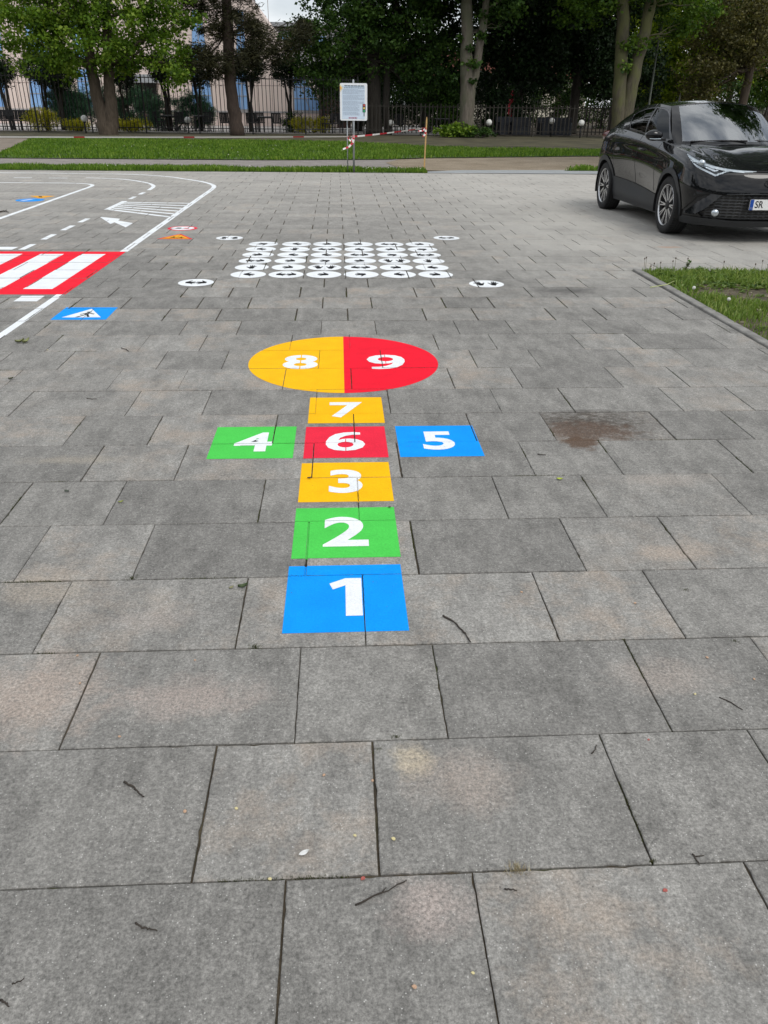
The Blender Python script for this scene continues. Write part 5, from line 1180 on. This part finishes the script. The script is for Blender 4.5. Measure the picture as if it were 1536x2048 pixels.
sR = lambda t_: sip(t_, [(0, 3.36), (.5, 3.46), (1, 3.30)], .1)
def loop(u, t_):
    """u 0..1 front corner, 1..2 side, 2..3 rear corner -> s, w"""
    Lf, Lr, e = .60, .50, 2/2.45; f, r_ = sF(t_), sR(t_); th = np.clip(u, 0, 1)*PI/2; sn = np.sin(th)**e; cs = np.cos(th)**e
    s1 = f+Lf*(1-cs); s2 = f+Lf+(r_-Lr-f-Lf)*(u-1); th3 = np.clip(u-2, 0, 1)*PI/2; s3 = r_-Lr+Lr*np.sin(th3)**e
    s = np.where(u <= 1, s1, np.where(u <= 2, s2, s3)); k = np.where(u <= 1, sn, np.where(u <= 2, 1.0, np.cos(th3)**e)); return s, k*wside(s, t_)
zbot = .195
def psd(x, y, poly):
    """signed distance to a polygon, positive inside"""
    d = np.full(x.shape, 1e9); ins = np.zeros(x.shape, bool); n = len(poly)
    for i in range(n):
        (ax, ay), (bx, by) = poly[i], poly[(i+1) % n]; ex, ey = bx-ax, by-ay; q = np.clip(((x-ax)*ex+(y-ay)*ey)/(ex*ex+ey*ey), 0, 1)
        d = np.minimum(d, np.hypot(x-ax-q*ex, y-ay-q*ey)); c = ((ay > y) != (by > y)) & (x < (bx-ax)*(y-ay)/(by-ay+1e-12)+ax); ins ^= c
    return np.where(ins, d, -d)
def snap(P_, phi):
    best = np.full(phi.shape, .5001); tgt = P_.copy(); hit = np.zeros(phi.shape, bool)
    for dx, dy in ((1, 0), (-1, 0), (0, 1), (0, -1)):
        pn = np.roll(phi, (-dx, -dy), (0, 1)); Pn = np.roll(P_, (-dx, -dy), (0, 1)); ok = (phi*pn < 0)
        if dx == 1: ok[-1] = False
        if dx == -1: ok[0] = False
        if dy == 1: ok[:, -1] = False
        if dy == -1: ok[:, 0] = False
        q = np.abs(phi)/(np.abs(phi)+np.abs(pn)+1e-12); m = ok & (q < best); best = np.where(m, q, best); tgt = np.where(m[..., None], P_+(Pn-P_)*q[..., None], tgt); hit |= m
    return tgt, np.where(hit, 0, phi)
def normals(P_):
    n = np.cross(np.gradient(P_, axis=0), np.gradient(P_, axis=1)); n /= np.linalg.norm(n, axis=2)[..., None]+1e-9
    c = P_-np.array([0, 1.3, .7]); flip = np.sum(n*c, 2) < 0; n[flip] *= -1; return n
class Patch:
    def __init__(s, S, W, Z): s.P = np.stack([-W, S, Z], 2); s.cls = None; s.N = normals(s.P)
    def region(s, fn, k):
        """cells where fn(s,w,z) > 0 and still free become class k"""
        if s.cls is None: s.cls = np.zeros((s.P.shape[0]-1, s.P.shape[1]-1), int)
        phi = fn(s.P[..., 1], -s.P[..., 0], s.P[..., 2]); s.P, phi = snap(s.P, phi)
        c = phi[:-1, :-1]+phi[1:, :-1]+phi[:-1, 1:]+phi[1:, 1:]; s.cls[(c > 0) & (s.cls == 0)] = k
    def mesh(s, k, push=0.0, mirror=True, smooth=True):
        n, m = s.P.shape[:2]; V = (s.P+s.N*(push[..., None] if hasattr(push, 'shape') else push)).reshape(-1, 3)
        if s.cls is None: s.cls = np.zeros((n-1, m-1), int)
        I, J = np.where(s.cls == k); a = I*m+J; F = np.c_[a, a+1, a+m+1, a+m]
        mid = V[F].mean(1); nr = np.cross(V[F[:, 1]]-V[F[:, 0]], V[F[:, 2]]-V[F[:, 0]]); out_ = s.N.reshape(-1, 3)[a]; fl = np.sum(nr*out_, 1) < 0; F[fl] = F[fl][:, ::-1]
        if mirror: V2 = V*[-1, 1, 1]; F = np.concatenate([F, F[:, ::-1]+len(V)]); V = np.concatenate([V, V2])
        return V, F
def emit(name, parts, mat, parent=CAR, smooth=True):
    VV, FF, o = [], [], 0
    for V, F in parts:
        if len(F) == 0: continue
        u, inv = np.unique(F, return_inverse=True); VV.append(V[u]); FF.append(inv.reshape(F.shape)+o); o += len(u)
    return npmesh(name, np.concatenate(VV), np.concatenate(FF), mat, parent, smooth=smooth)
# ---- lower shell
u = np.concatenate([np.linspace(0, 1, 110, endpoint=False), np.linspace(1, 2, 260, endpoint=False), np.linspace(2, 3, 60)]); tt = np.linspace(0, 1, 84)
U, T = np.meshgrid(u, tt, indexing='ij'); S, W = loop(U, T); Z = zbot+T*(zTop(S)-zbot)
S = S+0; low = Patch(S, W, Z)
AX = [(0.0, .343), (2.64, .343)]
dist = lambda s, z, i: np.hypot(s-AX[i][0], z-AX[i][1])
HL = [(.205, .805), (.205, .835), (.50, .93), (.90, 1.06), (1.30, 1.06), (1.26, .965), (1.06, .835), (.93, .800), (.62, .742), (.50, .790)]
def arc(s, w_): return np.where(s > -.25, .80+.52*(s+.75), np.where(w_ > .62, np.hypot(0, 0)+w_+(s+.84)*.62, w_))
def hl(s, w_, z): return psd(w_+np.maximum(0, s+.78)*.75, z, [(.19, .800), (.205, .83), (.45, .90), (.80, .97), (1.05, 1.05), (1.30, 1.08), (1.245, .955), (1.10, .885), (.98, .828), (.655, .738), (.50, .785)])
GR = [(-.1, .552), (.50, .548), (.56, .545), (.745, .325), (.70, .285), (.4, .268), (-.1, .268)]
low.region(lambda s, w_, z: np.where(w_ > .5, .375-np.minimum(dist(s, z, 0), dist(s, z, 1)), -1), 9)
low.region(lambda s, w_, z: np.where(s < .2, hl(s, w_, z), -1), 1)
low.region(lambda s, w_, z: np.where(s < -.5, psd(w_, z, [(-.1, .795), (.19, .798), (.505, .785), (.60, .752), (.48, .762), (.2, .768), (-.1, .765)]), -1), 2)
low.region(lambda s, w_, z: np.where(s < -.5, psd(w_, z, GR), -1), 3)
low.region(lambda s, w_, z: np.where(s < -.3, psd(w_+np.maximum(0, s+.70)*.5, z, [(.66, .56), (.80, .50), (.98, .33), (.98, .25), (.92, .30)]), -1), 7)
low.region(lambda s, w_, z: np.where(s < -.3, psd(w_+np.maximum(0, s+.72)*.5, z, [(.53, .543), (.685, .552), (.90, .335), (.765, .318)]), -1), 6)
def clad(s, w_, z):
    a = np.maximum(.440-dist(s, z, 0), .445-dist(s, z, 1)); a = np.where(w_ > .5, a, -1)
    lip = np.where(s < -.3, .275+.02*np.clip((w_-.5)*2, 0, 1)-z, ip(s, [(-.3, .28), (.35, .42), (.66, .435), (1.78, .50), (2.3, .52), (3, .42), (3.5, .42)])-z); return np.maximum(a, lip)
low.region(clad, 4)
emit('body', [low.mesh(0)], m_paint); emit('wheel_arch_cladding', [low.mesh(4, .010)], m_clad); emit('lower_grille', [low.mesh(3, -.022)], m_gril); emit('upper_grille', [low.mesh(2, -.012)], m_blk); emit('bumper_vent', [low.mesh(7, -.010)], m_blk); bb_ = low.mesh(6, .004+.07*np.clip((.548-low.P[..., 2])/.22, 0, 1), False)
emit('bumper_blade', [bb_], m_paint); emit('bumper_blade', [(bb_[0]*[-1, 1, 1], bb_[1][:, ::-1])], m_paint)
# headlights: dark bowl, bright guides along both edges
hp = Patch(S, W, Z); hp.P = low.P.copy(); hp.cls = np.where(low.cls == 1, 0, 5)
tz = lambda s: zTop(s)
def strip_top(s, w_, z): return .023-(zTop(s)-z)
hp.region(strip_top, 1)
def chev(s, w_, z):
    q = w_+np.maximum(0, s+.78)*.75; return .010-np.minimum(np.abs(psd(q, z, [(.60, .74), (.70, .73), (1.02, .80), (1.02, .83), (.68, .775), (.52, .835), (.50, .80)])), 1)*0-np.minimum(np.hypot(0, np.abs(z-ip(q, [(.50, .81), (.665, .752), (.98, .840), (1.2, .90)]))), 1)
hp.region(chev, 2)
hp.region(lambda s, w_, z: .010-np.abs(z-ip(w_+np.maximum(0, s+.78)*.75, [(.52, .86), (.69, .802), (.98, .875), (1.2, .92)])), 3)
for k, sgn in ((0, 1), (1, -1)):
    def half(c, push):
        V, F = hp.mesh(c, push, False); 
        return (V, F) if sgn > 0 else (V*[-1, 1, 1], F[:, ::-1])
    h = emit('headlight', [half(0, -.020)], pbr('lamp_bowl', (.045, .052, .058), .25, metal=.3, var=.4, scale=30)); emit('light_guide', [half(1, -.006)], m_drl, h); emit('lower_light_guide', [half(2, -.008)], m_drl, h); emit('reflector_strip', [half(3, -.012)], m_silver, h)
    # projector lens
    MB().lathe([(.0005, -.030), (.022, -.026), (.034, -.012), (.036, .02)], (-sgn*.76, -.60, .875), 14, 'y').build('projector_lens', m_silver, h, True)
# ---- hood, windscreen, shoulder, side glasshouse, roof, hatch
nq, npp = 150, 90
q = np.linspace(0, 1, nq); p_ = np.linspace(0, 1, npp); Q, Pq = np.meshgrid(q, p_, indexing='ij')
uu = np.linspace(0, 1.62, 2000); es, ew = loop(uu, np.ones_like(uu)); keep = es <= .46; es, ew = es[keep], ew[keep]; al = np.r_[0, np.cumsum(np.hypot(np.diff(es), np.diff(ew)*1.6))]; al /= al[-1]
Es, Ew = np.interp(q, al, es), np.interp(q, al, ew); Cw = .725*q; Cs = .13+.40*(Cw/.725)**2.2; Cz = 1.048-.012*q**2
def ruled(a, b_, bul=0, sh=None): return a[:, None]*(1-p_)[None]+b_[:, None]*p_[None]
Hs, Hw = ruled(Es, Cs), ruled(Ew, Cw); Hz = ruled(zTop(Es), Cz)+.030*np.sin(PI*Pq)**.9*(1-Q**5)+.016*g_(Hw, .40, .16)*np.sin(PI*Pq)-.014*g_(Hw, .60, .07)*np.sin(PI*Pq)
hood = Patch(Hs, Hw, Hz); emit('bonnet', [hood.mesh(0)], m_paint)
Tw = .58*q; Ts = .97+.15*q**2; Tz = 1.518-.053*q**2
Ws, Ww, Wz = ruled(Cs, Ts), ruled(Cw, Tw), ruled(Cz, Tz)+.030*np.sin(PI*Pq); ws_ = Patch(Ws, Ww, Wz)
ws_.P[..., 1] -= 0; phiq = np.minimum(.86-Q, np.minimum(Pq-.05, .955-Pq)*1.0)
def cap(fnphi, pt, k):
    if pt.cls is None: pt.cls = np.zeros((pt.P.shape[0]-1, pt.P.shape[1]-1), int)
    pt.P, ph = snap(pt.P, fnphi); c = ph[:-1, :-1]+ph[1:, :-1]+ph[:-1, 1:]+ph[1:, 1:]; pt.cls[(c > 0) & (pt.cls == 0)] = k
rr_ = .05
cap(phiq, ws_, 1); emit('windscreen', [ws_.mesh(1)], m_ws); emit('windscreen_pillar', [ws_.mesh(0)], m_paint)
sb = np.linspace(.46, 3.22, 300); topw = np.interp(sb, *[a for a in (lambda uu_: (loop(uu_, np.ones_like(uu_))[0], loop(uu_, np.ones_like(uu_))[1]))(np.linspace(.9, 2.6, 3000))])
bw = np.minimum(topw-.008, ip(sb, [(.46, .722), (.95, .775), (2.4, .775), (3.22, .72)]))
v2 = np.linspace(0, 1, 6); shs = np.repeat(sb[:, None], 6, 1); shw = topw[:, None]*(1-v2)+bw[:, None]*v2; shz = np.repeat(zTop(sb)[:, None], 6, 1)+.004*np.sin(PI*v2)[None]
emit('shoulder', [Patch(shs, shw, shz).mesh(0)], m_paint)
ns_ = 300; pr_ = np.linspace(0, 1, ns_); Rs = 1.12+(3.05-1.12)*pr_
Rz = sip(Rs, [(1.0, 1.455), (1.12, 1.466), (1.5, 1.492), (2.0, 1.478), (2.5, 1.412), (2.85, 1.335), (3.2, 1.24)], .1); Rw = sip(Rs, [(1.0, .575), (1.12, .58), (1.6, .60), (2.2, .585), (2.7, .55), (3.05, .52), (3.3, .5)], .1)
m2 = np.linspace(0, 1, 70); r2 = lambda a, b_: a[:, None]*(1-m2)[None]+b_[:, None]*m2[None]
sbp = .46+(3.22-.46)*pr_
gs, gw, gz = r2(sbp, Rs), r2(np.interp(sbp, sb, bw), Rw)+.032*np.sin(PI*m2)[None], r2(zTop(sbp)+.002, Rz); gl = Patch(gs, gw, gz)
FW = [(.62, 1.082), (.80, 1.235), (.96, 1.345), (1.10, 1.400), (1.25, 1.428), (1.505, 1.440), (1.415, 1.135)]; RWn = [(1.465, 1.137), (1.560, 1.440), (1.90, 1.422), (2.20, 1.372), (2.29, 1.335), (2.10, 1.178)]
gl.region(lambda s, w_, z: psd(s, z, FW), 1); gl.region(lambda s, w_, z: psd(s, z, RWn), 2)
allw = [(.57, 1.068), (.77, 1.242), (.94, 1.360), (1.09, 1.417), (1.25, 1.446), (1.53, 1.460), (1.92, 1.440), (2.23, 1.388), (2.325, 1.342), (2.115, 1.160), (1.44, 1.117)]
gl.region(lambda s, w_, z: psd(s, z, allw), 3)
emit('side_pillars', [gl.mesh(0)], m_paint); emit('window_surround', [gl.mesh(3, -.003)], pbr('window_trim', (.10, .10, .105), .25, metal=.6, var=.05))
for sgn in (1, -1):
    for k in (1, 2):
        V, F = gl.mesh(k, -.006, False); emit('side_window', [(V, F) if sgn > 0 else (V*[-1, 1, 1], F[:, ::-1])], m_sg)
v3 = np.linspace(0, 1, 60); rs_ = Rs[:, None]-.15*(1-v3**2)[None]*(1-pr_)[:, None]; rw_ = Rw[:, None]*v3[None]; rz_ = Rz[:, None]+.054*(1-v3**2)[None]
emit('roof', [Patch(rs_, rw_, rz_).mesh(0)], m_paint)
v4 = np.linspace(0, 1, 20); a_s = np.full(60, 3.05); hs_ = np.outer(3.30-.08*v3**2, v4)+np.outer(a_s, 1-v4); hw_ = np.outer(.72*v3, v4)+np.outer(.52*v3, 1-v4); hz_ = np.outer(np.full(60, float(zTop(3.24))), v4)+np.outer(Rz[-1]+.054*(1-v3**2), 1-v4)
hat = Patch(hs_, hw_, hz_); emit('rear_hatch', [hat.mesh(0)], m_paint)
MB().box((0, 3.02, 1.29), (1.0, .22, .03)).build('roof_spoiler', m_paint, CAR)
MB().lathe([(.001, 0), (.02, .0), (.016, .05), (.003, .16)], (0, 2.35, 1.475), 8).build('roof_aerial', m_blk, CAR)
# ---- seams, handles, sill line
def surf(s_at, z0, z1, n=14):
    out_ = []
    for z in np.linspace(z0, z1, n):
        s_ = s_at(z) if callable(s_at) else s_at; t_ = (z-zbot)/(float(zTop(s_))-zbot); out_.append((float(wside(np.array(s_), np.array(min(t_, .999))))-.0005, s_, z))
    return out_
sm = MB()
for fn, z0, z1 in ((lambda z: .60+.10*(z-.5), .46, 1.03), (lambda z: 1.44-.03*(z-.5), .47, 1.10), (lambda z: 2.32-.55*max(0, .75-z), .50, 1.12)):
    pts = surf(fn, z0, z1)
    for sg_ in (-1, 1): sm.tube([(sg_*w_, s_, z) for w_, s_, z in pts], .0035, 5)
sm.build('door_seam', m_blk, CAR)
for sg_ in (-1, 1):
    w_ = float(wside(np.array(1.2), np.array(.83)))
    MB().tube([(sg_*(w_-.01), 1.12, .925), (sg_*(w_+.030), 1.16, .932), (sg_*(w_+.034), 1.28, .940), (sg_*(w_-.01), 1.33, .942)], .013, 8).build('door_handle', m_paint, CAR, True)
    mr = MB(); mr.ball((sg_*.925, .665, 1.125), (.115, .075, .068), 18); mo = mr.build('wing_mirror', m_paint, CAR, True)
    MB().box((sg_*.82, .66, 1.075), (.10, .06, .03)).build('mirror_arm', m_blk, mo); MB().ball((sg_*.925, .742, 1.125), (.095, .006, .052), 14).build('mirror_glass', m_chr, mo, True)
    MB().tube([(sg_*1.0, .60, 1.085), (sg_*.93, .592, 1.082), (sg_*.85, .60, 1.085)], .006, 6).build('indicator_strip', m_drl, mo)
    # chrome line at the rear window corner, tail lamp
    MB().tube([(sg_*(.728), 2.125, 1.165), (sg_*.69, 2.24, 1.27), (sg_*.655, 2.32, 1.345)], .010, 6).build('window_chrome', m_chr, CAR, True)
    tl = MB().ball((sg_*.80, 2.98, 1.045), (.075, .20, .075), 14).build('tail_lamp', pbr('tail_lamp_lens', (.10, .03, .03), .12, var=.3, scale=30), CAR, True)
    MB().lathe([(.0005, -.012), (.030, -.010), (.040, .004), (.042, .03)], (sg_*.615, -.895, .352), 16, 'y').build('fog_light', m_silver, CAR, True)
    MB().tube([(sg_*.0, -.955, .562), (sg_*.3, -.95, .562), (sg_*.53, -.905, .556)], .006, 6).build('grille_trim', m_clad, CAR, True)
# emblem: plain ring pair at the nose
em = MB()
def ring(cx, cz, a, b_, r_, y): 
    pts = [(cx+a*math.cos(2*PI*i/28), y, cz+b_*math.sin(2*PI*i/28)) for i in range(29)]; em.tube(pts, r_, 6, False)
ring(0, .70, .085, .056, .008, -.955); ring(0, .718, .050, .026, .005, -.957); ring(0, .70, .024, .050, .005, -.957); em.build('nose_emblem', m_chr, CAR, True)
# number plate: white, blue country band, dark characters
pl = MB().box((0, -.968, .452), (.520, .012, .114)).build('number_plate', pbr('plate_white', (.80, .81, .80), .35, var=.02), CAR)
MB().box((-.240, -.9755, .452), (.040, .003, .112)).build('country_band', pbr('plate_blue', (.010, .070, .36), .4), pl)
def plate_text(txt, cx, cz, h, mat, wide):
    m_ = MB()
    for tr in glyph(txt, cx, cz, h, wide, (), .012): k = len(m_.v); m_.v += [(x, -.9778 if mat is m_drl else -.9755, z) for x, z in tr]; m_.f.append((k, k+1, k+2)); m_.m.append(0)
    m_.build('plate_lettering', mat, pl)
plate_text('SR', -.150, .456, .078, m_blk, .88); plate_text('PL', -.240, .415, .020, m_drl, .8)
MB().box((0, -.955, .452), (.545, .012, .135)).build('plate_holder', m_blk, CAR)
# wipers on the cowl
MB().tube([(-.55, .36, 1.065), (-.2, .20, 1.085), (.1, .16, 1.085)], .010, 6).tube([(-.05, .20, 1.08), (.3, .24, 1.085), (.55, .38, 1.07)], .010, 6).build('wiper', m_blk, CAR)
# ---- underbody, cabin
MB().box((0, 1.30, .30), (1.24, 4.05, .16)).box((0, -.70, .33), (1.2, .2, .16)).build('underbody', m_blk, CAR)
for s_ in (0, 2.64):
    for sg_ in (-1, 1):
        m_ = MB(); n = 24; vs = []
        for i in range(n+1):
            a = PI*(-.10+1.2*i/n); vs += [(sg_*.895, s_+.385*math.cos(a), .343+.385*math.sin(a)), (sg_*.56, s_+.385*math.cos(a), .343+.385*math.sin(a))]
        m_.add(vs, [(2*i, 2*i+1, 2*i+3, 2*i+2) for i in range(n)]); k = [2*i+1 for i in range(n+1)]; m_.f.append(tuple(k)); m_.m.append(0); m_.build('wheel_well', m_blk, CAR)
MB().box((0, 1.7, .62), (1.40, 2.6, .05)).box((0, .62, .90), (1.35, .35, .16)).box((0, 3.0, .85), (1.2, .1, .5)).build('cabin_floor', m_int, CAR)
for sg_ in (-1, 1):
    s_ = MB(); s_.box((sg_*.36, 1.45, .78), (.50, .52, .16)).box((sg_*.36, 1.78, 1.02), (.48, .14, .52), Matrix.Rotation(-.25, 3, 'X')).ball((sg_*.36, 1.86, 1.33), (.14, .06, .09), 10); s_.build('front_seat', pbr('seat_fabric', (.045, .045, .05), .8), CAR, False)
MB().box((0, 2.55, .95), (1.2, .16, .55), Matrix.Rotation(-.25, 3, 'X')).build('rear_seat', m_int, CAR)
sw = MB(); c_ = Vector((.36, .98, .98)); ax = Matrix.Rotation(-.45, 3, 'X')
sw.tube([c_+ax @ Vector((.18*math.cos(2*PI*i/24), 0, .18*math.sin(2*PI*i/24))) for i in range(25)], .015, 6, False); sw.tube([c_, c_+Vector((0, -.3, -.14))], .03, 6); sw.build('steering_wheel', m_int, CAR, True)
# ---- wheels
def wheel(parent, sg_, s_, z_=.343):
    w_ = bpy.data.objects.new('wheel', None); COL.objects.link(w_); w_.parent = parent; w_.location = (sg_*.775, s_, z_); w_.rotation_euler = (0, 0, 0 if sg_ > 0 else PI)
    m_ = MB(); pr2 = [(.248, .100), (.262, .112), (.30, .116), (.325, .108), (.338, .092), (.343, .06), (.343, -.06), (.338, -.092), (.325, -.108), (.30, -.116), (.262, -.112), (.248, -.10)]
    m_.lathe(pr2, n=48, axis='x'); 
    ty = m_.build('tyre', m_rub, w_, True)
    g2 = MB()
    for x in (-.055, -.018, .018, .055): g2.lathe([(.3436, x-.004), (.3436, x+.004)], n=48, axis='x')
    for i in range(60):
        a = 2*PI*i/60
        for s2 in (-1, 1): g2.box((s2*.083, .3405*math.cos(a), .3405*math.sin(a)), (.045, .006, .006), Matrix.Rotation(a, 3, 'X'))
    g2.build('tread_groove', m_blk, ty)
    MB().lathe([(.248, .100), (.236, .085), (.225, .02), (.225, -.09)], n=40, axis='x').lathe([(.226, .02), (.05, .012), (.0005, .012)], n=40, axis='x').build('rim_barrel', m_rimd, w_, True)
    r_ = MB(); r_.lathe([(.250, .101), (.246, .108), (.238, .104), (.233, .094)], n=48, axis='x')
    for i in range(10):
        for off in (-.085, .085):
            a = 2*PI*i/10+off; b0 = 2*PI*i/10+off*.35
            p0 = Vector((.082, .050*math.cos(b0), .050*math.sin(b0))); p1 = Vector((.094, .238*math.cos(a), .238*math.sin(a))); d = (p1-p0).normalized(); e = d.cross(Vector((1, 0, 0))).normalized()
            w0, w1 = .0085, .0062; dn = Vector((-.03, 0, 0))
            vs = [p0-e*w0, p0+e*w0, p1+e*w1, p1-e*w1]; vs += [v_+dn for v_ in vs]; r_.add(vs, [(0, 1, 2, 3), (4, 7, 6, 5), (0, 4, 5, 1), (1, 5, 6, 2), (2, 6, 7, 3), (3, 7, 4, 0)])
    r_.build('rim', m_rims, w_); MB().lathe([(.056, .070), (.054, .088), (.034, .094), (.0005, .095)], n=20, axis='x').build('hub_cap', m_rimd, w_, True)
    MB().lathe([(.15, -.02), (.15, .004), (.05, .004)], n=24, axis='x').build('brake_disc', m_clad, w_)
    return w_
w0 = wheel(CAR, -1, 0.0)
for sg_, s_ in ((-1, 2.64), (1, 0.0), (1, 2.64)):
    w_ = copy_tree(w0, CAR); w_.location = (sg_*.775, s_, .343); w_.rotation_euler = (0, 0, 0 if sg_ > 0 else PI)
